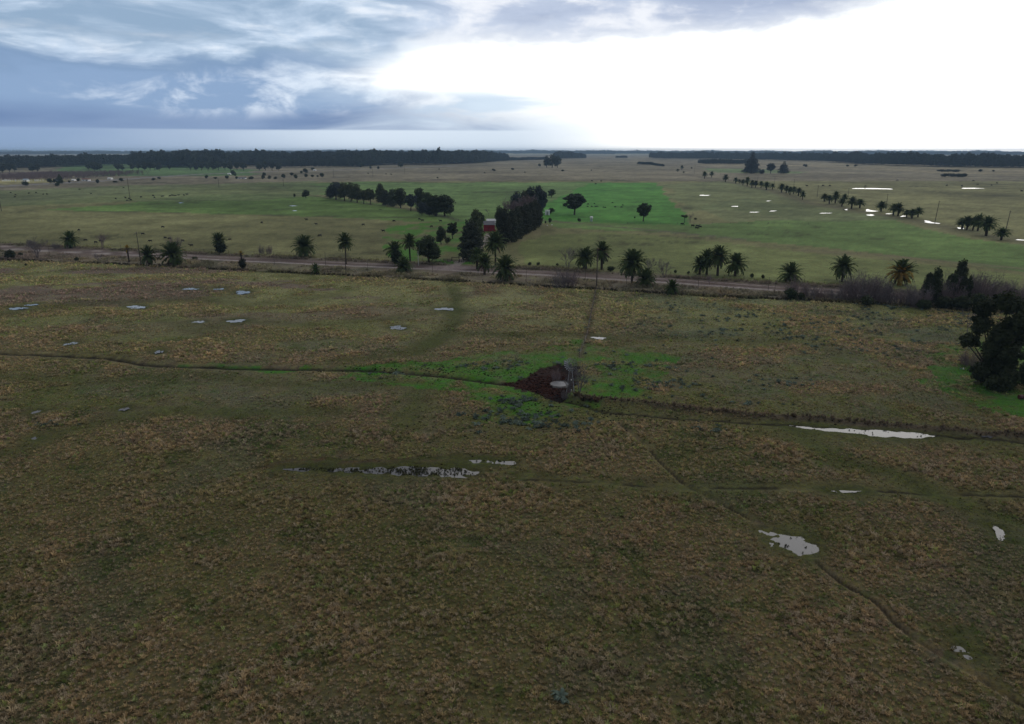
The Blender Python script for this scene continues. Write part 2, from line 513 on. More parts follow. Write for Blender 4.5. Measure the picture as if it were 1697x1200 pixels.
PONDS_FAR = [
    [(1406, 311), (1440, 311), (1480, 313), (1492, 315), (1450, 314), (1410, 313)],
    [(1590, 311), (1610, 311), (1638, 313), (1600, 313.5)],
    [(1157, 323), (1164, 322.3), (1168, 323.6), (1176, 322.8), (1176, 325), (1160, 325)],
    [(1213, 341.5), (1222, 341), (1224, 343), (1215, 343)],
    [(1241, 350.8), (1258, 350.6), (1258, 352.8), (1242, 352.8)],
    [(1276, 349), (1286, 349), (1284, 351), (1278, 351)],
    [(1270, 332.4), (1277, 332.4), (1276, 334), (1271, 334)],
    [(1359, 352.4), (1380, 352.2), (1380, 354.4), (1361, 354.4)],
    [(1397, 346.2), (1404, 346), (1406, 349), (1398, 349)],
    [(1426, 344.5), (1436, 346.5), (1446, 348.5), (1460, 351), (1458, 353), (1444, 352), (1430, 348)],
    [(1432, 353), (1442, 355), (1452, 357.5), (1450, 359.5), (1438, 357.5)],
    [(1468, 353.4), (1476, 353.6), (1478, 355.6), (1469, 355)],
    [(1490, 356), (1500, 358), (1502, 361), (1494, 360)],
    [(1518, 362.5), (1530, 364.8), (1546, 368.4), (1570, 371.8), (1568, 373.4), (1544, 371), (1530, 368)],
    [(1581, 375.4), (1596, 378.0), (1604, 380.6), (1592, 380.4)],
    [(1672, 394.6), (1686, 396.2), (1710, 398.8), (1708, 401), (1684, 398.8)],
    [(484, 349), (492, 348.4), (493, 350), (486, 350.4)],
    [(478, 341), (488, 340.4), (492, 341.6), (482, 342.2)],
    [(628, 346.4), (632, 346), (633, 348), (629, 348)],
    [(295, 336), (302, 335.4), (304, 336.8), (297, 337.2)],
]
NEAR_P = [poly_at(p) for _, p in PONDS_NEAR]
FAR_P = [poly_at(p) for p in PONDS_FAR]


def near_fade(x, y):
    return 1 - sm(y + 0.30 * x, 225, 262)


def height(x, y):
    """relief in metres; the plain beyond the road is level"""
    x = np.asarray(x, float); y = np.asarray(y, float)
    nf = near_fade(x, y) * (1 - sm(np.abs(x), 260, 330))
    z = (fbm(x, y, 26, 3, 3) - 0.5) * 0.5 + (fbm(x, y, 2.2, 3, 5) - 0.5) * 0.28
    for P, w, dep in ((BROOK, 1.1, 0.45), (DITCH, 1.2, 0.35), (TRACK, 0.34, 0.34), (TRACK2, 0.7, 0.15), (SWALE, 3.0, 0.25), (SWALE2, 2.5, 0.2)):
        d = dline(x, y, P)
        z = z - dep * np.exp(-(d / w) ** 2)
    d = dline(x, y, BANK)
    z = z + 0.45 * np.exp(-(d / 1.1) ** 2) * (0.5 + fbm(x, y, 3, 2, 8))
    z = z - 0.30 * np.exp(-(dline(x, y, np.vstack([SLOUGH, SLOUGH[:1]])) / 5.0) ** 2)
    z = z * nf
    fine = (fbm(x, y, 1.3, 3, 15) - 0.5)
    for P in NEAR_P:
        m = (x > P[:, 0].min() - 8) & (x < P[:, 0].max() + 8) & (y > P[:, 1].min() - 8) & (y < P[:, 1].max() + 8)
        if not m.any(): continue
        xm, ym = x[m], y[m]
        d = dline(xm, ym, np.vstack([P, P[:1]]))
        ins = inside(xm, ym, P)
        sd = np.where(ins, d, -d)
        bas = -0.20 - np.clip(sd, -1.5, 1.0) * 0.14 + fine[m] * (0.20 if P is NEAR_P[0] else 0.42)
        w = sm(sd, -3.5, -0.8)
        z[m] = z[m] * (1 - w) + bas * w
    mi = inside(x, y, MUD)
    return np.where(mi, z * 0.5 + (fbm(x, y, 0.7, 2, 33) - 0.5) * 0.25 - 0.12, z)


def ground_z(x, y):
    return float(height(np.array([x], float), np.array([y], float))[0])


DRY = np.array((0.165, 0.127, 0.070)); OLIVE = np.array((0.066, 0.076, 0.024)); LUSH = np.array((0.042, 0.140, 0.015))
PURP = np.array((0.135, 0.100, 0.084)); GREYG = np.array((0.090, 0.096, 0.072)); BROWN = np.array((0.075, 0.052, 0.030))
STEEL = np.array((0.060, 0.088, 0.070))


def lay(c, m, col):
    m = np.clip(m, 0, 1)[..., None]
    return c * (1 - m) + np.asarray(col) * m


def albedo(x, y):
    """colour of the ground cover, and how rank it grows (0 bare or grazed, 1 tussocks)"""
    x = np.asarray(x, float); y = np.asarray(y, float)
    n1 = fbm(x, y, 30, 5, 11); n2 = fbm(x, y, 9, 4, 21); n3 = fbm(x, y, 2.5, 4, 31); n4 = fbm(x, y, 70, 4, 41)
    n5 = fbm(x, y, 1.0, 3, 51)
    wx = x + (n2 - 0.5) * 5 + (n3 - 0.5) * 2; wy = y + (fbm(x, y, 9, 4, 71) - 0.5) * 5 + (n5 - 0.5) * 1.5
    c = np.ones(x.shape + (3,)) * DRY
    rank = np.ones(x.shape)
    # near field
    isl = sm(fbm(x * .55, y, 15, 4, 13) * .7 + n2 * .3, 0.47, 0.57)
    c = lay(c, np.maximum(isl * (0.22 + 0.55 * sm(y, 70, 130)), sm(n1, 0.5, 0.62) * .35), OLIVE * 1.2)
    c = lay(c, sm(n4 * 0.5 + n3 * 0.5, 0.54, 0.66) * 0.45, PURP)
    c = lay(c, sm(fbm(x, y, 14, 4, 91), 0.56, 0.66) * 0.35, GREYG)
    c = lay(c, sm(n3 * 0.5 + n5 * 0.5, 0.56, 0.68) * 0.5, OLIVE)
    c = lay(c, sm(fbm(x, y, 6, 4, 95) * 0.6 + n5 * 0.4, 0.58, 0.68) * 0.55, (0.045, 0.066, 0.020))
    rank = rank - isl * (0.12 + 0.40 * sm(y, 70, 130))
    up = sm(y, 140, 215)                                  # paler towards the road: grazing backlight put into the grass colour
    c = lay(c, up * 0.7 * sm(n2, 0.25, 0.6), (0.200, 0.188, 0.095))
    c = c * (0.98 + 0.40 * sm(y, 70, 150))[..., None]  # brightens with distance, imitating backlit grass in the albedo
    left_rise = up * sm(-x, -20, 60)
    c = lay(c, left_rise * sm(fbm(x * .7, y * 1.8, 26, 4, 61), 0.51, 0.57) * 0.9, PURP * 1.35)
    right = sm(x, 12, 40) * sm(y, 120, 165) * 0.7
    c = lay(c, right * sm(fbm(x, y, 12, 4, 66), 0.50, 0.62) * 0.6, STEEL)
    for P, w, k in ((SWALE, 2.6, .9), (SWALE2, 3.2, .9), (SWALE3, 3.0, .7), (SWALE4, 3.0, .7), (SWALE5, 3.0, .75), (SWALE6, 4.5, .6), (SWALE7, 4.0, .6), (TRACK2, 2.6, .7), (DITCH, 3.4, .7), (BROOK, 3.2, .5)):
        d = dline(wx, wy, P)
        g = np.exp(-(d / w) ** 2)
        c = lay(c, g * k, OLIVE * 0.95); rank = rank - g * 0.75 * k
    # lush spots
    for i, P in enumerate(LUSH1):
        amp = 14 if i < 3 else 4
        qx = x + (fbm(x, y, 8, 4, 101) - 0.5) * amp; qy = y + (fbm(x, y, 8, 4, 111) - 0.5) * amp
        m = inside(qx, qy, P) * (0.15 + 0.85 * sm(n2 * 0.4 + n3 * 0.4 + n5 * .2, 0.38, 0.60))
        col = LUSH if i < 3 else OLIVE * 1.1
        c = lay(c, m * 0.85, col); rank = rank - m * 0.6
    sl = inside(wx, wy, SLOUGH)
    c = lay(c, sl * 0.95, BROWN); rank = np.where(sl, 0.05, rank)
    c = lay(c, sl * sm(n3, 0.5, 0.62) * 0.8, OLIVE * 0.8)
    for P in NEAR_P:
        m = (x > P[:, 0].min() - 6) & (x < P[:, 0].max() + 6) & (y > P[:, 1].min() - 6) & (y < P[:, 1].max() + 6)
        if not m.any(): continue
        d = dline(x[m], y[m], np.vstack([P, P[:1]]))
        g = np.where(inside(x[m], y[m], P), 1.0, np.exp(-(d / 2.0) ** 2))
        c[m] = lay(c[m], g * 0.85, OLIVE * 0.8); rank[m] = rank[m] - g * 0.9
    for P, w in ((BROOK, 0.75), (DITCH, 0.42), (TRACK, 0.25), (TRACK2, 0.34)):
        d = dline(x + (n3 - .5) * 0.5, y + (n5 - .5) * 0.6, P)
        broken = sm(fbm(x, y, 5, 2, 131), 0.38, 0.55) * .85 if P is TRACK or P is TRACK2 else 1.0
        c = lay(c, np.exp(-(d / w) ** 4) * broken, (0.016, 0.013, 0.009))
        rank = rank - np.exp(-(d / (w * 2.2)) ** 2) * 1.6
    d = dline(wx * .6 + x * .4, wy * .6 + y * .4, BANK)
    c = lay(c, np.exp(-(d / 1.2) ** 2) * 0.9, (0.088, 0.066, 0.050))
    d = dline(x + (n3 - .5), y, FIELD_FENCE)
    c = lay(c, np.exp(-(d / 0.9) ** 2) * 0.8, (0.105, 0.085, 0.058))
    # verges and road
    dr = dline(x, y, ROAD); ds = dline(x, y, SOUTH_FENCE)
    yr = np.interp(x, ROAD[:, 0], ROAD[:, 1]); ys = np.interp(x, SOUTH_FENCE[:, 0], SOUTH_FENCE[:, 1])
    beyond = y > ys + 0.5
    # pastures beyond
    for P, col, k in FIELDS:
        far = sm(y, 300, 1500)
        qx = x + (fbm(x, y, 60, 3, 141) - 0.5) * (10 + 60 * far); qy = y + (fbm(x, y, 40, 4, 151) - 0.5) * (12 + 90 * far)
        if col[0] < 0.041: qx, qy = x + (n1 - .5) * 22, y + (n1 - .5) * 30 + (n2 - .5) * 12
        m = inside(qx, qy, P) & beyond
        c = lay(c, m * k, col); rank = np.where(m, 0.3, rank)
    fb = beyond & (dr > 9)
    streak = fbm(x, y, 120, 5, 161); s2 = fbm(x, y, 22, 4, 171)
    c = np.where(fb[..., None], c * 1.62 * (0.45 + 1.1 * streak[..., None]) * (0.60 + 0.8 * s2[..., None]) * (0.70 + 0.6 * n2[..., None]) * (0.8 + .4 * n3[..., None]) * np.array((.94, 1.0, .90)), c)
    tan_m = sm(streak * .5 + s2 * .5, 0.52, 0.64) * fb
    green = (c[..., 1] > 0.135)
    c = lay(c, tan_m * 0.55 * ~green, (0.150, 0.118, 0.080))
    c = lay(c, sm(fbm(x, y, 55, 4, 181), 0.60, 0.70) * fb * 0.5 * ~green, (0.052, 0.050, 0.026))
    for P in LUSH1[6:7]:
        m = inside(x + (n2 - .5) * 12, y + (n3 - .5) * 12, P) & (y > yr + 8)
        c = lay(c, m * sm(n2, 0.35, 0.6) * 0.85, LUSH * 1.15)
    for P, w, col, k in ((FARM_TRACK, 3.0, (0.12, 0.09, 0.075), .75), (FARM_LINE, 1.5, (0.03, 0.045, 0.02), .8), (ALONG, 3.5, (0.16, 0.13, 0.085), .6),
                         (TREE_LINE, 3.0, (0.055, 0.052, 0.028), .8), (FIELD_EDGE, 2.5, (0.05, 0.045, 0.028), .7), (EAST_TRACK, 9.0, (0.085, 0.075, 0.055), .55)):
        d = dline(wx, wy, P)
        c = lay(c, np.exp(-(d / w) ** 2) * k, col)
    d = dline(x, y, FAR_ROAD)
    c = lay(c, (d < 11) * 0.9, (0.21, 0.20, 0.20))
    verge = beyond & (y < yr + 14) & (y > ys)
    vm = verge * (0.55 + 0.35 * sm(n2 * .6 + n3 * .4, 0.3, 0.6))
    vm = vm * np.where(y > yr, 1 - sm(y - yr, 9, 15), 1.0)
    c = lay(c, vm, (0.125, 0.100, 0.085)); rank = np.where(verge, 0.85, rank)
    c = lay(c, verge * sm(n2, 0.55, 0.66) * 0.6, (0.075, 0.078, 0.040))
    dd = dline(x + (n3 - .5) * 1.6, y + (n5 - .5) * 1.2, SOUTH_FENCE)
    c = lay(c, np.exp(-(dd / 1.1) ** 2) * 0.85, (0.040, 0.034, 0.022))
    off = y - yr + (n3 - 0.5) * 1.2
    on = (np.abs(off) < 5.2)
    c = lay(c, on * 0.95, (0.135, 0.105, 0.092)); rank = np.where(np.abs(off) < 6.0, 0, rank)
    rutn = fbm(x, y * 3, 18, 3, 191)
    c = lay(c, on * sm(rutn, 0.40, 0.60) * 0.5, (0.090, 0.062, 0.055))
    c = lay(c, np.exp(-((off + 3.6) / 1.2) ** 4) * (0.50 + 0.45 * rutn), (0.37, 0.33, 0.31))
    c = lay(c, np.exp(-((off - 3.4) / 0.8) ** 4) * sm(fbm(x, y, 30, 3, 201), 0.35, 0.6) * 0.75, (0.33, 0.275, 0.255))
    d = dline(x + (n3 - .5) * 1.0, y, DRIVE)
    c = lay(c, (d < 1.9) * 0.9, (0.25, 0.215, 0.19)); rank = np.where(d < 2.5, 0, rank)
    d = np.hypot((x - at(745, 444).x) / 9.5, (y - at(745, 444).y) / 6.0) + (n3 - .5) * .4
    c = lay(c, sm(d, 1.15, 0.8) * 0.8, (0.215, 0.175, 0.165))
    mu = inside(x + (n3 - .5) * 3.2 + (n5 - .5) * 1.5, y + (n3 - .5) * 2.5 + (n5 - .5) * 2.5, MUD)
    c = lay(c, mu * 1.0, (0.011, 0.0065, 0.006)); rank = np.where(mu, -1, rank)
    c = lay(c, mu * sm(n3 * .4 + n2 * .6, 0.50, 0.62) * 0.7, (0.036, 0.018, 0.015))
    rank = np.clip(rank, -1, 1)
    return np.clip(c * (0.90 + 0.2 * n5[..., None]), 0.004, 0.5), rank


# ------------------------------------------------------------------ ground sheet
rows = [-400, -250, -150, -80, -40, -10, 10, 22, 32]
y_ = 38.0
while y_ < 14000:
    rows.append(y_)
    d_ = y_ * y_ / (CAM_H * 721) * 1.5
    if y_ < 300: d_ = min(max(d_, 0.13), 1.3)
    else: d_ = min(d_, y_ * 0.018)
    y_ += d_
rows.append(14000.0)
rows = np.array(rows)
uc = np.linspace(-0.86, 0.86, 620)
wd = np.array([1.1, 1.6, 2.4, 4.0, 7.0])
u = np.concatenate([-wd[::-1], uc, wd])
spread = np.sqrt(np.maximum(rows, 0) ** 2 + 70.0 ** 2)
GX = spread[:, None] * u[None, :]
GY = np.repeat(rows[:, None], len(u), 1)
GX = np.clip(GX, -14000, 14000)
# the outer columns run straight out to the edge so that the sheet has a level rim everywhere
GX[:, 0] = -14000; GX[:, -1] = 14000
GZ = height(GX.ravel(), GY.ravel()).reshape(GX.shape)
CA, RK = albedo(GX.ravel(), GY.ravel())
nr, nc = GX.shape
idx = np.arange(nr * nc).reshape(nr, nc)
quads = np.stack([idx[:-1, :-1], idx[:-1, 1:], idx[1:, 1:], idx[1:, :-1]], -1).reshape(-1, 4)

mg, t, out = mat_new("pasture")
ca = t.nodes.new('ShaderNodeAttribute'); ca.attribute_name = 'cover'
geo = t.nodes.new('ShaderNodeNewGeometry')
P_ = Sk(geo.outputs['Position'])
f1 = noise(P_, 0.35, 6, 0.65); f2 = noise(P_, 1.6, 6, 0.7); f3 = noise(P_, 0.05, 5, 0.6)
val = (f1 - 0.5) * 0.9 + (f2 - 0.5) * 1.9 + (f3 - 0.5) * 0.5 + 1.0
hs = t.nodes.new('ShaderNodeHueSaturation')
t.links.new(ca.outputs['Color'], hs.inputs['Color'])
t.links.new(Sk.m('MAXIMUM', val, 0.25).s, hs.inputs['Value'])
t.links.new(((f1 - 0.5) * 0.10 + 0.5).s, hs.inputs['Hue'])
t.links.new(((f2 - 0.5) * 1.2 + 1.0).s, hs.inputs['Saturation'])
bs = t.nodes.new('ShaderNodeBsdfPrincipled')
bs.inputs['Roughness'].default_value = 0.95
bs.inputs['Specular IOR Level'].default_value = 0.05
t.links.new(hs.outputs[0], bs.inputs['Base Color'])
bp = t.nodes.new('ShaderNodeBump'); bp.inputs['Strength'].default_value = 0.9; bp.inputs['Distance'].default_value = 0.35
t.links.new((f2 * 0.6 + f1).s, bp.inputs['Height'])
t.links.new(bp.outputs[0], bs.inputs['Normal'])
t.links.new(bs.outputs[0], out.inputs[0])

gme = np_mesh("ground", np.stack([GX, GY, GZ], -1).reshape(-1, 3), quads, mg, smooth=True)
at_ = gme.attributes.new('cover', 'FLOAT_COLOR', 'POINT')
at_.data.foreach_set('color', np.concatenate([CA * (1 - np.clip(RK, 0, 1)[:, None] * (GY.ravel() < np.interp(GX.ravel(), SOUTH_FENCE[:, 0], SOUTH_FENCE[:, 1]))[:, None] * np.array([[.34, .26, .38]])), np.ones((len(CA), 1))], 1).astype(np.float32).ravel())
ground = tag(link("ground", gme), 'flat winter pasture of dry tussocks and green swales', kind='structure')

# ------------------------------------------------------------------ water
mw, t, out = mat_new("still_water")
bs = t.nodes.new('ShaderNodeBsdfPrincipled')
bs.inputs['Base Color'].default_value = (0.085, 0.085, 0.09, 1)
bs.inputs['Roughness'].default_value = 0.06
bs.inputs['IOR'].default_value = 1.33
bs.inputs['Specular IOR Level'].default_value = 0.5
geo = t.nodes.new('ShaderNodeNewGeometry')
bp = t.nodes.new('ShaderNodeBump'); bp.inputs['Strength'].default_value = 0.12; bp.inputs['Distance'].default_value = 0.02
t.links.new(noise(Sk(geo.outputs['Position']), 5.0, 3, 0.5).s, bp.inputs['Height'])
t.links.new(bp.outputs[0], bs.inputs['Normal'])
t.links.new(bs.outputs[0], out.inputs[0])


def ragged(P, step, amp, seed):
    """outline of a pool with a broken shore"""
    rnd = random.Random(seed); o = []
    n = len(P)
    for i in range(n):
        a = P[i]; b = P[(i + 1) % n]
        L = math.hypot(*(b - a)); k = max(1, int(L / step))
        for j in range(k):
            q = a + (b - a) * (j / k)
            o.append((q[0] + rnd.uniform(-amp, amp), q[1] + rnd.uniform(-amp, amp)))
    return o


def water_sheet(name, pts, z, label):
    bm = bmesh.new()
    vs = [bm.verts.new((p[0], p[1], z)) for p in pts]
    f = bm.faces.new(vs)
    if f.normal.z < 0: f.normal_flip()
    bmesh.ops.triangulate(bm, faces=[f])
    for ff in bm.faces:
        ff.normal_update()
        if ff.normal.z < 0: ff.normal_flip()
    me = bpy.data.meshes.new(name); bm.to_mesh(me); bm.free(); me.materials.append(mw)
    return tag(link(name, me), label, kind='structure')


for (nm, pp), P in zip(PONDS_NEAR, NEAR_P):
    c0 = P.mean(0)
    if len(P) <= 5 or pp[0][0] in (1637, 1588):           # a little rain pool: a rounded ragged outline
        hx, hy = (P.max(0) - P.min(0)) * .56; rp = random.Random(pp[0][0]); ph = [rp.uniform(0, 6.28) for _ in range(4)]; ax = 0.0
        if pp[0][0] in (1637, 1588): hx, hy, ax = .65, 2.4, .35
        o = []
        for k in range(36):
            a = k * math.pi / 18; r_ = .78 + .16 * math.sin(2 * a + ph[0]) + .15 * math.sin(3 * a + ph[1]) + .12 * math.sin(5 * a + ph[2]) + .08 * math.sin(9 * a + ph[3])
            X_, Y_ = hx * r_ * math.cos(a), hy * r_ * math.sin(a)
            o.append((c0[0] + X_ * math.cos(ax) + Y_ * math.sin(ax), c0[1] - X_ * math.sin(ax) + Y_ * math.cos(ax)))
        water_sheet('water', o, -0.12, 'small ragged rain pool in the tussock pasture')
        continue
    big = np.array([p + (p - c0) / max(1e-6, np.hypot(*(p - c0))) * (1.4 if c0[1] < 135 and len(P) > 5 and pp[0][0] not in (1637, 1588) else .55) for p in P])
    water_sheet('water', ragged(big, 2.0, 0.25, len(P)), -0.20, 'shallow rainwater lying in the tussock pasture')
for i, P in enumerate(FAR_P):
    sc_ = mpp(pp[0][1])
    P = P.mean(0) + (P - P.mean(0)) * np.array((.92, .50))
    water_sheet('water', ragged(P, 4.0, 1.0, i), 0.06, 'thin sheet of floodwater on the far pasture')
# ------------------------------------------------------------------ foliage builders
M_PALM = leafy("palm_frond", (0.034, 0.054, 0.016), (0.072, 0.100, 0.030), 0.25, 0.8, 0.2)
M_PALM_Y = leafy("palm_frond_yellowing", (0.20, 0.13, 0.022), (0.30, 0.21, 0.04), 0.3, 0.8)
M_PALM_O = leafy("palm_fruit_stalk", (0.26, 0.11, 0.025), (0.30, 0.15, 0.04), 0.2, 0.8)
M_PALM_G = leafy("young_palm_frond", (0.030, 0.055, 0.012), (0.060, 0.090, 0.022), 0.3, 0.8)
M_DEAD = leafy("dead_frond", (0.075, 0.055, 0.040), (0.13, 0.10, 0.075), 0.1, 0.8)
M_DARK = leafy("dark_leaves", (0.019, 0.028, 0.012), (0.050, 0.064, 0.026), 0.2, 0.5)
M_IVY = leafy("ivy_leaves", (0.008, 0.013, 0.005), (0.018, 0.028, 0.010), 0.15, 0.9)
M_EUC = leafy("eucalyptus_leaves", (0.030, 0.040, 0.027), (0.062, 0.074, 0.048), 0.2, 0.4)
M_OLIVE = leafy("olive_leaves", (0.036, 0.046, 0.019), (0.074, 0.084, 0.037), 0.25, 0.4)
M_BLUE = leafy("grey_blue_leaves", (0.024, 0.032, 0.034), (0.054, 0.066, 0.068), 0.2, 0.4)
M_CYP = leafy("casuarina_needles", (0.018, 0.024, 0.013), (0.050, 0.054, 0.032), 0.2, 0.35)
M_BARK = principled("bark", (0.055, 0.045, 0.036), 0.95, 0.1, 0.4, 3.0)
M_PBARK = principled("palm_bark", (0.045, 0.034, 0.026), 0.95, 0.1, 0.5, 5.0)
M_TWIG = principled("grey_twigs", (0.15, 0.13, 0.13), 0.95, 0.1, 0.3, 2.0)
M_TWIG2 = principled("mauve_twigs", (0.17, 0.13, 0.13), 0.95, 0.1, 0.3, 2.0)
M_WOOD = principled("weathered_wood", (0.12, 0.10, 0.085), 0.9, 0.2, 0.35, 4.0)


def leaf_cloud(rnd, lobes, n, size, aspect=1.0, up=0.3, fill=0.35):
    """n leaf sprays spread through a set of lobes (cx, cy, cz, rx, ry, rz); numpy arrays V, F of triangles"""
    rg = np.random.RandomState(rnd)
    L = np.array(lobes, float)
    w = (L[:, 3] * L[:, 4] + L[:, 4] * L[:, 5] + L[:, 3] * L[:, 5]); w /= w.sum()
    k = rg.choice(len(L), n, p=w)
    d = rg.normal(size=(n, 3)); d /= np.linalg.norm(d, axis=1)[:, None]
    r = (1 - fill * rg.rand(n) ** 1.6) * (1 + 0.16 * rg.rand(n) ** 3)
    # broken surface: lumps push out or fall away
    bump_ = 0.82 + 0.36 * np.sin(d[:, 0] * 5.1 + k * 1.7) * np.sin(d[:, 1] * 4.3 + k) * np.sin(d[:, 2] * 4.7 + 2 * k) + rg.rand(n) * 0.12
    P = L[k, :3] + d * L[k, 3:] * (r * bump_)[:, None]
    P[:, 2] = np.maximum(P[:, 2], size * 0.3)
    nrm = d + rg.normal(size=(n, 3)) * 0.55; nrm[:, 2] += up
    nrm /= np.linalg.norm(nrm, axis=1)[:, None]
    a = np.cross(nrm, rg.normal(size=(n, 3))); a /= np.linalg.norm(a, axis=1)[:, None] + 1e-9
    b = np.cross(nrm, a)
    s = size * (0.55 + 0.9 * rg.rand(n))[:, None]
    al = aspect
    V = np.stack([P - a * s * 0.5 * al, P + b * s * 0.5 - a * s * .1, P + a * s * 0.5 * al, P - b * s * 0.5 + nrm * s * 0.15], 1).reshape(-1, 3)
    F = np.arange(n * 4).reshape(-1, 4)
    return V, F


def branch_tubes(segs, n=5):
    mb = MB()
    for pts, rad in segs: mb.tube(pts, rad, n, caps=False)
    return mb


def limbs(rnd, h0, lobes, r0):
    """a tapered trunk that forks into limbs reaching into the lobes"""
    rg = random.Random(rnd)
    mb = MB()
    top = h0
    bx, by = rg.uniform(-.2, .2), rg.uniform(-.2, .2)
    mb.tube([(0, 0, -0.25), (0, 0, 0.3), (bx * .5, by * .5, top * .5), (bx, by, top)], [r0 * 1.5, r0 * 1.1, r0 * .9, r0 * .75], 8)
    for l in lobes:
        c = Vector(l[:3]); mid = Vector((bx, by, top)) * .5 + c * .5; mid.z = max(mid.z - l[5] * .2, top * .9)
        mb.tube([(bx, by, top * .92), mid, c], [r0 * .6, r0 * .38, r0 * .12], 5)
    return mb


def crown_lobes(rnd, shape, H, W):
    """lobes for a tree H tall, W wide"""
    rg = random.Random(rnd); out = []
    if shape == 'round':
        for i in range(14):
            a = i * 2.4 + rg.uniform(-.4, .4); z = (0.24 + 0.56 * ((i * .7071) % 1)) * H
            rr = rg.uniform(0.12, 0.30) * W * (1.1 - abs(z / H - .45))
            out.append((rr * math.cos(a), rr * math.sin(a), z, W * rg.uniform(.17, .25), W * rg.uniform(.17, .25), H * rg.uniform(.10, .16)))
        out.append((0, 0, H * .80, W * .24, W * .24, H * .19))
    elif shape == 'open':
        for i in range(34):
            a = i * 2.4 + rg.uniform(-.5, .5); cz = 1 - 2 * (i + .5) / 34; sr = math.sqrt(1 - cz * cz)
            k = rg.uniform(.45, 1.12); z = (0.58 + .34 * cz * k) * H; rr = .36 * W * sr * k
            out.append((rr * math.cos(a), rr * math.sin(a), z, W * rg.uniform(.09, .15), W * rg.uniform(.09, .15), H * rg.uniform(.06, .095)))
    elif shape == 'tall':
        for i in range(30):
            f = i / 29; z = H * (0.06 + 0.84 * f)
            wv = W * (0.25 - 0.16 * abs(f - 0.4) ** 1.6)
            a = i * 2.4; q = W * .22 * (1 - f ** 2.5 * .8) * (1.15 if f > .1 else .8)
            out.append((math.cos(a) * q, math.sin(a) * q, z, wv * rg.uniform(.7, 1.1), wv * rg.uniform(.7, 1.1), H * rg.uniform(.06, .10)))
    elif shape == 'cone':
        for i in range(12):
            f = i / 11; z = H * (0.10 + 0.85 * f)
            wv = W * (0.52 - 0.36 * f ** 1.3) * rg.uniform(.85, 1.1)
            for k in range(3 if f < .7 else 1):
                a = k * 2.1 + rg.uniform(0, 1); q = wv * .45 if f < .7 else 0
                out.append((math.cos(a) * q, math.sin(a) * q, z, wv * .62, wv * .62, H * .075))
    elif shape == 'bush':
        for i in range(6):
            a = rg.uniform(0, 6.28); rr = rg.uniform(0, .28) * W
            out.append((rr * math.cos(a), rr * math.sin(a), H * rg.uniform(.35, .62), W * rg.uniform(.2, .3), W * rg.uniform(.2, .3), H * rg.uniform(.28, .4)))
    elif shape == 'flat':
        for i in range(7):
            a = i * .9; rr = rg.uniform(.1, .34) * W
            out.append((rr * math.cos(a), rr * math.sin(a), H * rg.uniform(.72, .88), W * rg.uniform(.16, .24), W * rg.uniform(.16, .24), H * rg.uniform(.08, .13)))
    return out


_tree_cache = {}


def tree_meshes(shape, mat, v, n=2600, leaf=0.055):
    """unit tree (10 m tall, 8 m wide before scaling): trunk mesh and crown mesh, kept for copies"""
    key = (shape, mat.name, v, n, leaf)
    if key not in _tree_cache:
        H, W = 10.0, 8.0
        lb = crown_lobes(1000 + v * 7 + sum(map(ord, shape)), shape, H, W)
        V, F = leaf_cloud(v + 5, lb, n, leaf * 10, up=0.25)
        cm = np_mesh('crown', V, F, mat)
        hh = {'round': 3.4, 'open': 3.8, 'tall': 2.2, 'cone': 1.2, 'bush': 0.6, 'flat': 6.0}[shape]
        tm = limbs(v, hh, lb[::2] if shape in ('cone', 'tall') else lb, 0.28 if shape != 'bush' else 0.12).mesh('trunk', M_BARK)
        _tree_cache[key] = (tm, cm)
    return _tree_cache[key]


def put_tree(name, px, py, top, wpx, shape, mat, label, cat='tree', group=None, v=None, n=2600, leaf=0.055, dyn=1.0):
    """a tree whose foot stands at (px, py) with its top at row `top`, `wpx` wide"""
    p = at(px, py); m = mpp(py)
    h = (py - top) * m / CP * 1.02; w = wpx * m
    v = (int(px * 7 + py) % 4) if v is None else v
    tm, cm = tree_meshes(shape, mat, v, n, leaf)
    z = ground_z(p.x, p.y)
    e = empty(name, (p.x, p.y, z), rz=(px * 1.37) % 6.28)
    e.scale = (w / 8.0 / 0.88, w / 8.0 / 0.88, h / 10.0)
    tag(e, label, cat, group)
    link('trunk', tm, e); link('crown', cm, e)
    return e


# bare trees: forking twigs
_bare = {}


def bare_mesh(v, mat, H=8.0, spread=0.55, depth=5, stems=3, twig=0.02):
    key = (v, mat.name, H, spread, depth, stems)
    if key in _bare: return _bare[key]
    rg = random.Random(v); mb = MB()

    def grow(p, d, L, r, k):
        q = p + d * L * .5 + Vector((rg.uniform(-.1, .1), rg.uniform(-.1, .1), 0)) * L
        e = p + d * L
        mb.tube([p, q, e], [r, r * .8, max(r * .6, twig)], 3 if k < depth - 1 else 4, caps=False)
        if k == 0: return
        for i in range(rg.choice((2, 3, 3)) + (1 if k == 1 else 0)):
            nd = (d + Vector((rg.uniform(-1, 1), rg.uniform(-1, 1), rg.uniform(-.25, .7))) * spread * 1.3).normalized()
            grow(e if i else q, nd, L * rg.uniform(.62, .85), max(r * .6, twig), k - 1)
    for i in range(stems):
        a = rg.uniform(0, 6.28)
        d = Vector((math.cos(a) * .25 * (stems > 1), math.sin(a) * .25 * (stems > 1), 1)).normalized()
        grow(Vector((math.cos(a) * .15, math.sin(a) * .15, -0.1)), d, H * .30, H * .014 + .02, depth)
    me = mb.mesh('branches', mat); _bare[key] = me
    return me


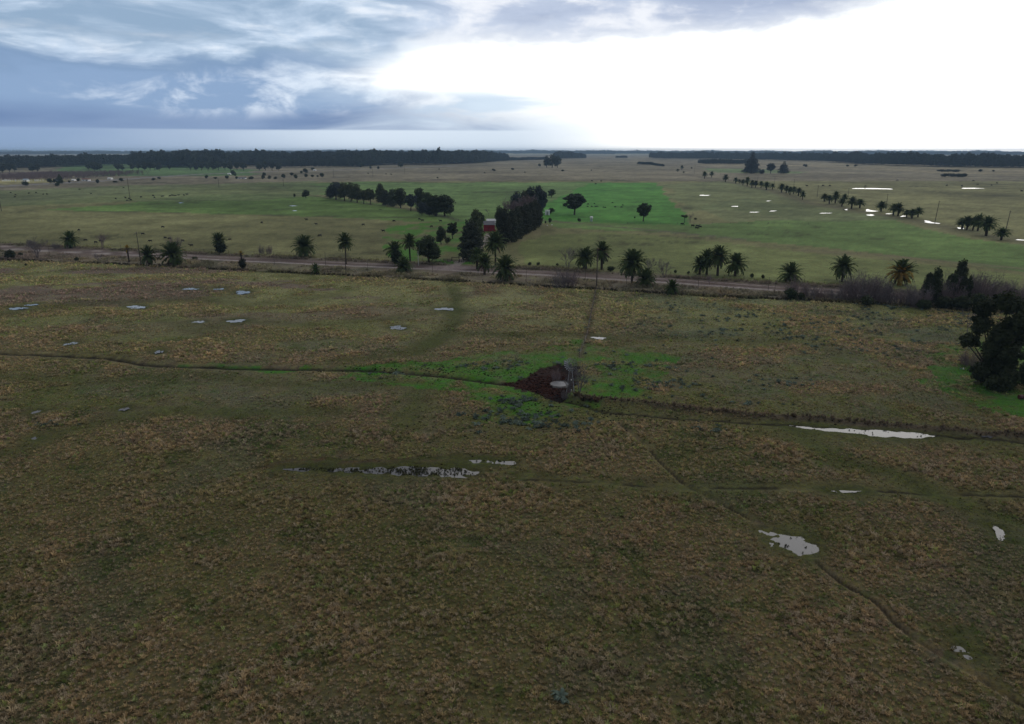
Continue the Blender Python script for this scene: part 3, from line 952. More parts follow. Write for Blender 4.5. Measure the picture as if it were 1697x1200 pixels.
def scrub_mesh(v, mat):
    """a misty thicket of fine upright shoots"""
    key = ('scrub', v, mat.name)
    if key in _bare: return _bare[key]
    rg = random.Random(v * 3 + 1); mb = MB()
    for i in range(70):
        a = rg.uniform(0, 6.28); r0 = 2.4 * math.sqrt(rg.random()); b = Vector((math.cos(a) * r0, math.sin(a) * r0, -.1))
        H = 8 * rg.uniform(.45, 1) * (1 - .35 * r0 / 2.4); d = Vector((math.cos(a) * .25 + rg.uniform(-.2, .2), math.sin(a) * .25 + rg.uniform(-.2, .2), 1)) * H
        m = b + d * .5 + Vector((rg.uniform(-.3, .3), rg.uniform(-.3, .3), 0))
        mb.tube([b, m, b + d], [.045, .03, .012], 3, caps=False)
        for k in range(9):
            f = rg.uniform(.25, .98); q = b + d * f; e = q + Vector((rg.uniform(-1, 1), rg.uniform(-1, 1), rg.uniform(.2, 1.3))) * rg.uniform(.5, 1.1)
            mb.tube([q, e], [.022, .010], 3, caps=False)
            for j in range(2):
                e2 = e + Vector((rg.uniform(-1, 1), rg.uniform(-1, 1), rg.uniform(0, .8))) * .5
                mb.tube([e * .6 + q * .4, e2], [.014, .008], 3, caps=False)
    me = mb.mesh('shoots', mat); _bare[key] = me
    return me


def put_bare(name, px, py, top, label, mat=None, group=None, v=0, stems=3, wide=1.0, cat='bare tree', depth=5):
    p = at(px, py); m = mpp(py); h = (py - top) * m / CP
    me = bare_mesh(v, mat or M_TWIG, 8.0, .55, depth, stems) if 'scrub' not in name and 'bush' not in label and 'stems' not in label and 'twigs' not in label else scrub_mesh(v % 4, mat or M_TWIG)
    zs = [q.co.z for q in me.vertices] if '_h' not in me else None
    if zs: me['_h'] = max(zs)
    s = h / me['_h']
    o = link(name, me, None, (p.x, p.y, ground_z(p.x, p.y)))
    o.scale = (s * wide, s * wide, s); o.rotation_euler = (0, 0, px % 6.28)
    return tag(o, label, cat, group)


# ------------------------------------------------------------------ palms
def frond_mesh(name, mat, L=3.4, droop=0.9, lift=0.35, leafl=0.55, n=26, dead=False):
    """one feather frond along +X from the crown: arching midrib with two rows of hanging leaflets"""
    rg = random.Random(int(L * 10 + droop * 100)); V = []; F = []
    pts = []
    ang = lift; x = z = 0.0; K = 12
    for i in range(K + 1):
        pts.append(Vector((x, 0, z)))
        x += math.cos(ang) * L / K; z += math.sin(ang) * L / K
        ang -= droop / K * (0.6 + 0.8 * i / K)
    for i in range(K):                      # midrib
        a, b = pts[i], pts[i + 1]; w = 0.035 * (1 - i / K * .8); k = len(V)
        V += [(a.x, -w, a.z), (a.x, w, a.z), (b.x, w * .9, b.z), (b.x, -w * .9, b.z)]; F.append((k, k + 1, k + 2, k + 3))
    for i in range(n):
        f = 0.10 + 0.90 * i / (n - 1); q = f * K; j = min(int(q), K - 1); fr = q - j
        p = pts[j].lerp(pts[j + 1], fr); tdir = (pts[j + 1] - pts[j]).normalized()
        ll = leafl * math.sin(min(1, f * 1.15 + .12) * math.pi * .93) ** .6 + .08
        for s in (-1, 1):
            d = (tdir * .55 + Vector((0, s * (.75 if not dead else .3), 0.22 - 0.5 * rg.random() if not dead else -.8))).normalized()
            e = p + d * ll + Vector((0, 0, -.10 * ll)); wv = tdir * 0.11; k = len(V)
            V += [tuple(p - wv), tuple(p + wv), tuple(e + wv * .3), tuple(e - wv * .3)]; F.append((k, k + 1, k + 2, k + 3))
    return np_mesh(name, np.array(V), np.array(F), mat)


FR = {}
for key, mat in (('g', M_PALM), ('y', M_PALM_Y), ('l', M_PALM_G)):
    FR[key] = [frond_mesh('frond', mat, 3.3, 1.0, .35), frond_mesh('frond', mat, 3.5, 1.45, .25), frond_mesh('frond', mat, 3.1, .7, .2)]
FR['d'] = [frond_mesh('frond', M_DEAD, 3.0, .5, 0, .45, 18, True)]
FR['o'] = [frond_mesh('fruit_stalk', M_PALM_O, 1.5, .7, .5, .28, 10)]


def palm_trunk(h, r):
    mb = MB(); z = -.3; pts = []; rr = []
    pts.append((0, 0, -.3)); rr.append(r * 1.35)
    k = max(4, int(h / .35))
    for i in range(k + 1):
        f = i / k
        pts.append((math.sin(f * 3) * .06 * h * .2, 0, f * h)); rr.append(r * (1 + .10 * (i % 2)) * (1 + .25 * (f > .85)))
    mb.tube(pts, rr, 9)
    return mb


def put_palm(px, py, top, wpx, label, seed=0, tint='g', n=46, skirt=0.3, fruit=0, r=None, group=None, name='date_palm', flat=1.0, part=None):
    """feather palm: the crown is wpx wide and its top is at row `top`"""
    rg = random.Random(seed * 31 + 5)
    p = at(px, py); m = mpp(py); H = (py - top) * m / CP; W = wpx * m
    Lf = W / 2 / 0.70                                     # frond length
    ht = max(0.35, H - Lf * 0.80 * flat)
    e = empty(name, (p.x, p.y, ground_z(p.x, p.y)), rz=rg.uniform(0, 6.28))
    tag(e, label, 'palm', group)
    s = Lf / 3.3; n = int(n * 1.6)
    palm_trunk(ht, r or min(.42, .16 + Lf * .07)).build('trunk', M_PBARK, e)
    for i in range(n):
        f = (i + .5) / n
        tilt = math.radians(86 - 142 * f ** .95 + rg.uniform(-8, 8))          # upright in the heart, hanging below
        az = i * 2.39996 + rg.uniform(-.25, .25)
        t_ = tint
        if tint == 'm': t_ = 'y' if (math.cos(az - 3.3) > .15 and f > .30) else 'g'
        if f > 1 - skirt * .5 and rg.random() < .55: t_ = 'd'
        me = FR[t_][2] if (f < .34 and len(FR[t_]) > 2) else rg.choice(FR[t_])
        o = link('frond', me, e, (0, 0, ht))
        k = s * rg.uniform(.86, 1.05) * (.9 if f < .15 else 1)
        o.rotation_euler = (rg.uniform(-.25, .25), -tilt, az); o.scale = (k, k, k)
    for i in range(fruit):
        o = link('fruit_stalk', FR['o'][0], e, (0, 0, ht))
        o.rotation_euler = (0, -math.radians(rg.uniform(-10, 35)), i * 6.28 / max(1, fruit)); o.scale = (s * 1.1, s * 1.1, s * 1.1)
    return e


_small = {}


def small_palm_meshes(v):
    """palm for the far avenue: trunk and one crown mesh of some forty fronds"""
    if v in _small: return _small[v]
    rg = random.Random(v + 900); V = []; F = []
    for i in range(60):
        f = (i + .5) / 60; tilt = math.radians(82 - 130 * f ** .85 + rg.uniform(-8, 8)); az = i * 2.39996
        me = FR['g'][i % 3]; k = rg.uniform(.85, 1.1)
        M = Matrix.Translation((0, 0, 4.4)) @ Euler((rg.uniform(-.2, .2), -tilt, az)).to_matrix().to_4x4() @ Matrix.Scale(k, 4)
        b = len(V)
        V += [tuple(M @ q.co) for q in me.vertices]; F += [[b + j for j in pl.vertices] for pl in me.polygons]
    cm = np_mesh('crown', np.array(V), np.array(F), M_PALM)
    tm = palm_trunk(4.4, .34).mesh('trunk', M_PBARK)
    _small[v] = (tm, cm)
    return _small[v]


def put_small_palm(px, py, top, wpx, label, group=None, v=0, name='date_palm'):
    p = at(px, py); m = mpp(py); H = (py - top) * m / CP; W = wpx * m
    tm, cm = small_palm_meshes(v % 3)
    e = empty(name, (p.x, p.y, 0), rz=px % 6.28)
    e.scale = (W / 4.3, W / 4.3, H / 7.9); tag(e, label, 'palm', group)
    link('trunk', tm, e); link('crown', cm, e)
    return e


ORD = ['first', 'second', 'third', 'fourth', 'fifth', 'sixth', 'seventh', 'eighth', 'ninth', 'tenth', 'eleventh', 'twelfth', 'thirteenth', 'fourteenth', 'fifteenth', 'sixteenth', 'seventeenth', 'eighteenth', 'nineteenth', 'twentieth', 'twenty-first', 'twenty-second', 'twenty-third', 'twenty-fourth']

# ------------------------------------------------------------------ tussocks and weeds
tint_cache = {}


def tinted(name, trans=0.35, mul=1.0):
    m, t, out = mat_new(name)
    a = t.nodes.new('ShaderNodeAttribute'); a.attribute_type = 'INSTANCER'; a.attribute_name = 'tint'
    geo = t.nodes.new('ShaderNodeTexCoord')
    n1 = noise(Sk(geo.outputs['Object']), 3.0, 2, 0.6)
    hs = t.nodes.new('ShaderNodeHueSaturation')
    t.links.new(a.outputs['Color'], hs.inputs['Color']); t.links.new(((n1 - .5) * 0.8 + mul).s, hs.inputs['Value'])
    d = t.nodes.new('ShaderNodeBsdfDiffuse'); tr = t.nodes.new('ShaderNodeBsdfTranslucent')
    t.links.new(hs.outputs[0], d.inputs[0]); t.links.new(hs.outputs[0], tr.inputs[0])
    mx = t.nodes.new('ShaderNodeMixShader'); mx.inputs[0].default_value = trans
    t.links.new(d.outputs[0], mx.inputs[1]); t.links.new(tr.outputs[0], mx.inputs[2])
    t.links.new(mx.outputs[0], out.inputs[0])
    return m


M_TUFT = tinted("tussock_blades", 0.35)
M_THIS = tinted("thistle_leaves", 0.2)


def tuft_mesh(v, nb=16, h=0.42, spread=0.34, w=0.035):
    rg = random.Random(v + 50); V = []; F = []
    for i in range(nb):
        a = rg.uniform(0, 6.28); r0 = rg.uniform(0, .10); sp = spread * rg.uniform(.35, 1.1); hh = h * rg.uniform(.5, 1.1)
        c, s = math.cos(a), math.sin(a); ww = w * rg.uniform(.7, 1.3)
        b = Vector((c * r0, s * r0, -.05)); m = Vector((c * (r0 + sp * .4), s * (r0 + sp * .4), hh * .8)); e = Vector((c * (r0 + sp), s * (r0 + sp), hh * rg.uniform(.6, 1.0)))
        sd = Vector((-s, c, 0)) * ww; k = len(V)
        V += [tuple(b - sd), tuple(b + sd), tuple(m + sd * .8), tuple(m - sd * .8), tuple(e)]
        F += [(k, k + 1, k + 2), (k, k + 2, k + 3), (k + 3, k + 2, k + 4)]
    return np_mesh('tuft', np.array(V), np.array(F), M_TUFT)


def thistle_mesh(v):
    rg = random.Random(v + 70); V = []; F = []
    for i in range(15):
        a = i * 2.4 + rg.uniform(-.2, .2); L = rg.uniform(.35, .6); up = rg.uniform(.15, .9); c, s = math.cos(a), math.sin(a)
        m = Vector((c * L * .5, s * L * .5, L * .45 * up + .1)); e = Vector((c * L, s * L, L * .3 * up + .02)); sd = Vector((-s, c, 0)) * .09; k = len(V)
        V += [(0, 0, 0), tuple(m - sd), tuple(m + sd), tuple(e)]; F += [(k, k + 2, k + 1), (k + 1, k + 2, k + 3)]
    return np_mesh('rosette', np.array(V), np.array(F), M_THIS)


def scatter(name, X, Y, tint, scale, meshes, label, seed=0, z=None, lean=0.25):
    """many small plants of one sort as one object"""
    rg = np.random.RandomState(seed); n = len(X)
    Z = height(X, Y) if z is None else np.full(n, z)
    me = bpy.data.meshes.new(name); me.vertices.add(n)
    me.vertices.foreach_set('co', np.stack([X, Y, Z], 1).astype(np.float32).ravel()); me.update()
    for an, ty, arr in (('tint', 'FLOAT_COLOR', np.concatenate([tint, np.ones((n, 1))], 1)), ('scl', 'FLOAT_VECTOR', scale),
                        ('rot', 'FLOAT_VECTOR', np.stack([rg.normal(0, lean, n), rg.normal(0, lean, n), rg.rand(n) * 6.28], 1)), ('pick', 'INT', rg.randint(0, len(meshes), n))):
        a = me.attributes.new(an, ty, 'POINT')
        a.data.foreach_set({'FLOAT_COLOR': 'color', 'FLOAT_VECTOR': 'vector', 'INT': 'value'}[ty], np.ascontiguousarray(arr, dtype=np.int32 if ty == 'INT' else np.float32).ravel())
    c = bpy.data.collections.new(name + '_kinds')
    for i, q in enumerate(meshes):
        c.objects.link(bpy.data.objects.new('%s_%d' % (q.name.split('.')[0], i), q))
    g = bpy.data.node_groups.new(name + '_scatter', 'GeometryNodeTree')
    g.interface.new_socket('Geometry', in_out='INPUT', socket_type='NodeSocketGeometry')
    g.interface.new_socket('Geometry', in_out='OUTPUT', socket_type='NodeSocketGeometry')
    N = g.nodes.new; gi = N('NodeGroupInput'); go = N('NodeGroupOutput')
    ci = N('GeometryNodeCollectionInfo'); ci.inputs['Collection'].default_value = c; ci.inputs['Separate Children'].default_value = True; ci.inputs['Reset Children'].default_value = True
    ip = N('GeometryNodeInstanceOnPoints'); ip.inputs['Pick Instance'].default_value = True
    m2p = N('GeometryNodeMeshToPoints')

    def attr(nm, ty):
        a = N('GeometryNodeInputNamedAttribute'); a.data_type = ty; a.inputs['Name'].default_value = nm; return a.outputs['Attribute']
    L = g.links.new
    L(gi.outputs[0], m2p.inputs['Mesh']); L(m2p.outputs[0], ip.inputs['Points']); L(ci.outputs[0], ip.inputs['Instance'])
    L(attr('pick', 'INT'), ip.inputs['Instance Index'])
    er = N('FunctionNodeEulerToRotation'); L(attr('rot', 'FLOAT_VECTOR'), er.inputs[0]); L(er.outputs[0], ip.inputs['Rotation'])
    L(attr('scl', 'FLOAT_VECTOR'), ip.inputs['Scale'])
    L(ip.outputs[0], go.inputs[0])
    o = link(name, me); md = o.modifiers.new('scatter', 'NODES'); md.node_group = g
    return tag(o, label, kind='stuff')


rg = np.random.RandomState(4)
TUFTS = [tuft_mesh(i) for i in range(4)]
# tussocks: dense near the viewer, thinning with distance
bands = [(44, 80, 13.0, 0.68), (80, 130, 8.5, 0.80), (130, 200, 4.8, 0.95), (200, 262, 2.0, 1.1), (262, 345, 1.3, 1.3)]   # depth range, plants per square metre, size
xs, ys, ss = [], [], []
for y0, y1, den, sc_ in bands:
    n = int((y1 - y0) * 2 * (0.80 * y1 + 6) * den)
    Y = rg.uniform(y0, y1, n); X = rg.uniform(-1, 1, n) * (0.80 * y1 + 6)
    k = np.abs(X) < 0.80 * Y + 6
    xs.append(X[k]); ys.append(Y[k]); ss.append(np.full(k.sum(), sc_))
X = np.concatenate(xs); Y = np.concatenate(ys); S = np.concatenate(ss)
C, RKp = albedo(X, Y)
ysf = np.interp(X, SOUTH_FENCE[:, 0], SOUTH_FENCE[:, 1])
clump = fbm(X, Y, 1.4, 3, 301)
keep = (rg.rand(len(X)) < np.clip(RKp * 1.15 - 0.05 + (clump - .5) * 1.2, 0.40 * (RKp > -.25), 1)) & (Y < ysf)
X, Y, S, C, RKp = X[keep], Y[keep], S[keep], C[keep], RKp[keep]
gr = rg.rand(len(X), 1)
straw = np.array((0.41, 0.335, 0.235))
T = (C * .94 + C.mean(1, keepdims=True) * .06) * np.array([[1.08, 1.0, .95]]) * (1.45 + 1.9 * rg.rand(len(X), 1) ** 1.5)
pk = (gr < 0.30) * RKp[:, None].clip(0, 1)
T = T * (1 - pk * .75) + straw * (0.7 + .6 * rg.rand(len(X), 1)) * pk * .75
big_ = fbm(X, Y, 4.5, 3, 351)
sc3 = (S * (0.42 + 0.70 * rg.rand(len(X)) + 0.45 * (rg.rand(len(X)) < .08)) * (.84 + .55 * sm(big_, .42, .66)) * (0.42 + 0.63 * RKp.clip(0, 1)))[:, None] * np.ones((1, 3))
sc3[:, 2] *= 0.6 + .5 * rg.rand(len(X))
T = T * np.where(rg.rand(len(X), 1) < .14, np.array([[.72, 1.02, .60]]), 1.0)
scatter('grass_tussocks', X, Y, T, sc3, TUFTS, 'dry tan and olive grass tussocks covering the near pasture', 1)
print('tussocks', len(X))

# rank weeds on the road verges and under the fence
n = 26000
Xv = rg.uniform(-255, 235, n); yr = np.interp(Xv, ROAD[:, 0], ROAD[:, 1]); yf = np.interp(Xv, SOUTH_FENCE[:, 0], SOUTH_FENCE[:, 1])
Yv = np.where(rg.rand(n) < .75, yf - 1 + rg.rand(n) * (yr - 7.5 - yf), yr + 7 + rg.rand(n) * 8)
lump = fbm(Xv, Yv, 7, 3, 311)
k = rg.rand(n) < sm(lump, .35, .6)
Xv, Yv, lump = Xv[k], Yv[k], lump[k]
C, _ = albedo(Xv, Yv)
T = C * (1.5 + 1.2 * rg.rand(len(Xv), 1))
s3 = ((0.7 + 1.1 * rg.rand(len(Xv))) * (.5 + lump))[:, None] * np.ones((1, 3)); s3[:, 2] *= 1.3
scatter('verge_weeds', Xv, Yv, T, s3, TUFTS, 'brown dead weeds along both road verges', 2)
# dark growth along the fence foot
Lf = []
for i in range(len(SOUTH_FENCE) - 1):
    a, b = SOUTH_FENCE[i], SOUTH_FENCE[i + 1]; k = int(np.hypot(*(b - a)) * 5)
    tt = rg.rand(k, 1); Lf.append(a + (b - a) * tt)
Lf = np.concatenate(Lf); Lf = Lf + rg.normal(0, .5, Lf.shape)
k = fbm(Lf[:, 0], Lf[:, 1], 6, 3, 321) > .42
Lf = Lf[k]
scatter('fence_weeds', Lf[:, 0], Lf[:, 1], np.ones((len(Lf), 3)) * np.array((.05, .044, .028)) * (.6 + .9 * rg.rand(len(Lf), 1)), (0.8 + rg.rand(len(Lf), 1) * 1.1) * np.ones((1, 3)), TUFTS, 'dark weeds grown up under the roadside fence', 3)
# brown tussocks on the low bank that runs right from the tank
Lb = []
for i in range(len(BANK) - 1):
    a, b = BANK[i], BANK[i + 1]; k = int(np.hypot(*(b - a)) * 4.5)
    Lb.append(a + (b - a) * rg.rand(k, 1))
Lb = np.concatenate(Lb); Lb = Lb + rg.normal(0, .55, Lb.shape)
scatter('bank_tussocks', Lb[:, 0], Lb[:, 1], np.ones((len(Lb), 3)) * np.array((.20, .155, .11)) * (.3 + 1.0 * rg.rand(len(Lb), 1)), (0.5 + rg.rand(len(Lb), 1) * .9) * np.ones((1, 3)), TUFTS, 'brown tussocks along the low bank', 5)

# grey-blue thistles
TH = [thistle_mesh(i) for i in range(3)]
zones = [((848, 605), 11, 3.5, 150), ((800, 610), 9, 3, 110), ((1030, 612), 20, 9, 420), ((1000, 632), 9, 5, 220), ((870, 690), 9, 5.5, 420), ((838, 664), 5, 2.5, 110), ((887, 668), 3.5, 2.2, 90), ((870, 705), 6, 2, 120),
         ((1310, 637), 3.2, 2.2, 70), ((1400, 540), 26, 14, 500), ((1560, 525), 32, 12, 1400), ((1160, 515), 24, 12, 450), ((1180, 545), 22, 10, 350), ((1100, 640), 16, 6, 260), ((640, 620), 5, 2, 50), ((1340, 560), 20, 10, 260),
         ((960, 706), 3, 2, 40), ((985, 705), 2, 1.4, 26), ((985, 1183), 0.55, 0.5, 14), ((932, 1158), 0.4, 0.4, 6), ((1495, 512), 14, 8, 300), ((70, 705), 3, 2, 50), ((1180, 712), 3, 1.5, 24), ((620, 628), 5, 1.5, 40), ((1260, 665), 8, 3, 50), ((1470, 575), 16, 8, 200)]
A = []
for (px, py), rx, ry, n in zones:
    p = at(px, py); A.append(np.stack([rg.normal(p.x, rx * .6, n), rg.normal(p.y, ry * .6, n)], 1))
A = np.concatenate(A)
k = (fbm(A[:, 0], A[:, 1], 3, 3, 331) > .50) & (rg.rand(len(A)) < .38) & ~inside(A[:, 0], A[:, 1], MUD)
A = A[k]
scatter('thistles', A[:, 0], A[:, 1], np.ones((len(A), 3)) * np.array((.115, .150, .120)) * (.4 + .8 * rg.rand(len(A), 1)), (0.6 + rg.rand(len(A), 1) * .95) * np.ones((1, 3)), TH, 'silvery blue-green thistle rosettes in the green pasture', 4, lean=.15)

# reeds and drowned tussocks standing in the shallow pools
A = []
for (nm, _), P in zip(PONDS_NEAR, NEAR_P):
    lo, hi = P.min(0), P.max(0); ar = (hi - lo).prod()
    n = int(ar * (26.0 if nm == 'slough_water' else 1.6 if nm == 'puddle' else 0.5))
    q = lo + (hi - lo) * rg.rand(n, 2); q = q[inside(q[:, 0], q[:, 1], P)]
    g = fbm(q[:, 0], q[:, 1], 1.3, 3, 341)
    A.append(q[(g > (0.53 if nm == 'slough_water' else .52)) | ((rg.rand(len(q)) < .30) & (nm == 'slough_water'))])
A = np.concatenate(A)
scatter('water_weeds', A[:, 0], A[:, 1], np.ones((len(A), 3)) * np.array((.060, .062, .030)) * (.4 + 1.2 * rg.rand(len(A), 1)), (0.30 + rg.rand(len(A), 1) * .42) * np.ones((1, 3)), TUFTS, 'drowned grass standing in the shallow pools', 6, z=-.24)
# dark specks of dung and hoof marks around the tank
p = at(930, 690); A = np.stack([rg.normal(p.x, 14, 900), rg.normal(p.y, 7, 900)], 1)
p = at(740, 615); A = np.concatenate([A, np.stack([rg.normal(p.x, 16, 500), rg.normal(p.y, 3, 500)], 1)])
p = at(900, 641); q_ = np.stack([rg.normal(p.x, 6, 1500), rg.normal(p.y, 3.6, 1500)], 1); MUDC = q_[inside(q_[:, 0], q_[:, 1], MUD)]
dm = bmesh.new(); bmesh.ops.create_icosphere(dm, subdivisions=1, radius=.12)
dme = bpy.data.meshes.new('clod'); dm.to_mesh(dme); dm.free(); dme.materials.append(M_THIS)
scatter('dung_clods', A[:, 0], A[:, 1], np.ones((len(A), 3)) * np.array((.016, .013, .010)), (0.6 + rg.rand(len(A), 1)) * np.array([[1.3, 1, .5]]), [dme], 'dark clods scattered on the trodden green around the tank', 7)
scatter('mud_clods', MUDC[:, 0], MUDC[:, 1], np.ones((len(MUDC), 3)) * np.array((.050, .024, .019)) * (.3 + 1.3 * rg.rand(len(MUDC), 1)), (0.8 + 1.6 * rg.rand(len(MUDC), 1)) * np.array([[1.4, 1, .6]]), [dme], 'churned red-brown clods of the mud round the tank', 8)
# ------------------------------------------------------------------ palms along the road
PALMS = [
    (118, 411, 387, 24, 'short stocky date palm beside the far verge, leftmost of the roadside palms', dict(n=40, tint='l', flat=.8)),
    (248, 441, 411, 27, 'low date palm touching the ground, beside the leftmost roadside pole', dict(n=44, flat=.85)),
    (288, 439, 403, 37, 'broad shaggy date palm right of the low palm by the leftmost roadside pole', dict(n=54, skirt=.4)),
    (295, 442, 431, 12, 'small pale green young palm at the foot of the broad shaggy palm', dict(n=18, tint='l', flat=.7)),
    (364, 413, 386, 22, 'date palm rising out of a dark ivy mound on the far verge', dict(n=44)),
    (506, 426, 390, 32, 'dense oval date palm with fronds to the ground on the far verge', dict(n=60, flat=1.1, skirt=.2)),
    (574, 438, 389, 25, 'tall slender date palm with a bare pale trunk beyond the road', dict(n=50, r=.22)),
    (524, 454, 438, 17, 'small bright young palm on the near verge below the oval palm', dict(n=22, tint='l', flat=.8)),
    (655, 437, 401, 27, 'date palm above an ivy covered trunk, left of the slim palm by the drive', dict(n=44)),
    (669, 452, 429, 28, 'squat spreading palm on the near verge left of the white post', dict(n=44, tint='g', flat=.85)),
    (680, 434, 389, 23, 'slim dark-trunked date palm between the ivy palm and the round tree', dict(n=44, r=.3)),
    (791, 446, 412, 24, 'leaning green palm right behind the farm gate', dict(n=44, skirt=.3)),
    (803, 455, 421, 27, 'shaggy palm on the near side of the road below the gate', dict(n=48, skirt=.5)),
    (821, 440, 386, 32, 'tall date palm with a clear trunk in front of the casuarina row', dict(n=56, r=.32, skirt=.3)),
    (837, 465, 427, 36, 'wide low date palm with yellow inner stalks on the near verge', dict(n=56, fruit=6, flat=.95)),
    (969, 446, 411, 31, 'stout dark-trunked date palm beside the grey bare tree', dict(n=50, r=.75)),
    (997, 447, 403, 28, 'date palm with orange fruit stalks and brown skirt behind the tall roadside pole', dict(n=52, fruit=8, skirt=.8)),
    (1047, 469, 416, 39, 'largest round-headed date palm, standing on the near verge', dict(n=64, r=.36, skirt=.25)),
    (1070, 473, 450, 31, 'low bushy palm at the right foot of the round-headed palm', dict(n=46, flat=.8)),
    (1113, 487, 465, 24, 'low yellow-green palm against the field fence', dict(n=44, tint='l', flat=.85)),
    (1159, 455, 425, 25, 'leftmost palm of the four standing together beyond the road', dict(n=46)),
    (1171, 455, 415, 29, 'second palm from the left of the four standing together', dict(n=50)),
    (1189, 457, 409, 31, 'tallest palm of the four, with orange fruit stalks', dict(n=50, fruit=9)),
    (1218, 457, 421, 31, 'rightmost palm of the four standing together beyond the road', dict(n=50)),
    (1309, 466, 440, 33, 'trunkless wide palm on the far verge right of the four palms', dict(n=46, flat=.8)),
    (1395, 467, 425, 33, 'date palm with an open crown and curved trunk beside the bare scrub', dict(n=44, r=.3, skirt=.1)),
    (1491, 472, 431, 38, 'date palm with its left side yellowed, left of the dark thicket', dict(n=52, tint='m')),
]
for i, (px, py, top, w, lab, kw) in enumerate(PALMS):
    kw = dict(kw); fl = kw.get('flat', 1.0)
    put_palm(px, py, top, w, lab, seed=i, **kw)


def thin_palm(px, py, top, w, lab, seed):
    return put_palm(px, py, top, w, lab, seed=seed, tint='y', n=20, skirt=1.2, r=.28)


thin_palm(214, 435, 407, 11, 'dying thin palm with a yellow tuft and brown trunk, left of the leftmost roadside pole', 71)
thin_palm(402, 447, 416, 9, 'dying palm with yellow top beside an ivy clump at the field fence', 72)

# ivy mounds and verge shrubs
SHRUBS = [
    (366, 421, 402, 28, M_IVY, 'dark ivy mound around the foot of the far verge palm', 'ivy'),
    (404, 447, 428, 13, M_IVY, 'dark ivy clump swallowing the dying palm at the fence', 'ivy'),
    (659, 440, 414, 21, M_IVY, 'dark ivy column wrapping the palm left of the slim palm', 'ivy'),
    (18, 429, 414, 23, M_DARK, 'dark evergreen shrub at the left end of the near verge', 'shrub'),
    (35, 424, 418, 9, M_DARK, 'small dark bush just right of the leftmost verge shrub', 'shrub'),
    (128, 433, 426, 9, M_DARK, 'small dark bush alone on the near verge below the leftmost palm', 'shrub'),
    (322, 431, 425, 12, M_OLIVE, 'low grey-green bush on the verge between palm and ivy mound', 'shrub'),
    (1011, 450, 441, 14, M_DARK, 'dark rounded bush at the foot of the palm with the brown skirt', 'shrub'),
    (924, 441, 436, 6, M_DARK, 'little dark bush on the far fence line right of the wide low palm', 'shrub'),
    (878, 440, 434, 6, M_DARK, 'first little bush on the far fence line right of the wide low palm', 'shrub'),
    (892, 440, 434, 7, M_DARK, 'second little bush on the far fence line right of the wide low palm', 'shrub'),
    (1119, 453, 447, 6, M_DARK, 'little bush left of the four palms, near the fence', 'shrub'),
    (1141, 454, 449, 6, M_DARK, 'tiny bush just left of the four palms', 'shrub'),
    (1246, 461, 453, 8, M_DARK, 'dark bush just right of the four palms', 'shrub'),
    (1264, 462, 455, 8, M_DARK, 'dark bush between the four palms and the trunkless palm', 'shrub'),
    (1310, 496, 477, 27, M_DARK, 'dark evergreen shrub at the field fence below the trunkless palm', 'shrub'),
    (1326, 498, 484, 13, M_DARK, 'smaller dark shrub leaning on the fence shrub from the right', 'shrub'),
    (1436, 507, 490, 28, M_DARK, 'black-green bramble under the bare scrub', 'shrub'),
    (1451, 489, 472, 11, M_DARK, 'thin dark shrub left of the yellowed palm', 'shrub'),
    (1473, 487, 473, 10, M_DARK, 'thin dark shrub right below the yellowed palm', 'shrub'),
    (43, 441, 437, 5, M_DARK, 'speck of dark weed at the fence below the leftmost shrub', 'shrub'),
]
for px, py, top, w, mt, lab, cat in SHRUBS:
    put_tree('ivy_mound' if cat == 'ivy' else 'shrub', px, py, top, w, 'bush', mt, lab, cat, n=1100, leaf=.075)

# trees by the drive
put_tree('broadleaf_tree', 711, 437, 392, 42, 'round', M_DARK, 'big round dark tree beside the white post, left of the farm gate', n=5200, leaf=.04, v=1)
put_tree('broadleaf_tree', 731, 405, 376, 18, 'round', M_DARK, 'small clear-stemmed tree on the green behind the big round tree', n=2200, v=2)
put_tree('shrub', 741, 404, 393, 12, 'bush', M_OLIVE, 'loose shrub at the foot of the small clear-stemmed tree', 'shrub', n=700, leaf=.08)
put_tree('broadleaf_tree', 750, 396, 368, 20, 'open', M_DARK, 'two-headed dark tree left of the large eucalyptus', n=2400, v=3)
put_tree('eucalyptus', 781, 432, 367, 42, 'tall', M_EUC, 'large drooping eucalyptus beside the farm drive', n=6500, leaf=.038, v=0)
put_tree('eucalyptus', 789, 408, 350, 28, 'tall', M_OLIVE, 'olive-green eucalyptus left of the red shed', n=4000, leaf=.045, v=1)
put_tree('broadleaf_tree', 796, 378, 352, 15, 'round', M_DARK, 'dark tree close behind the left end of the red shed', n=2000, v=2)
put_bare('bare_tree', 810, 358, 346, 'spindly bare sapling in the green field behind the shed', v=5, stems=1, wide=1.1)

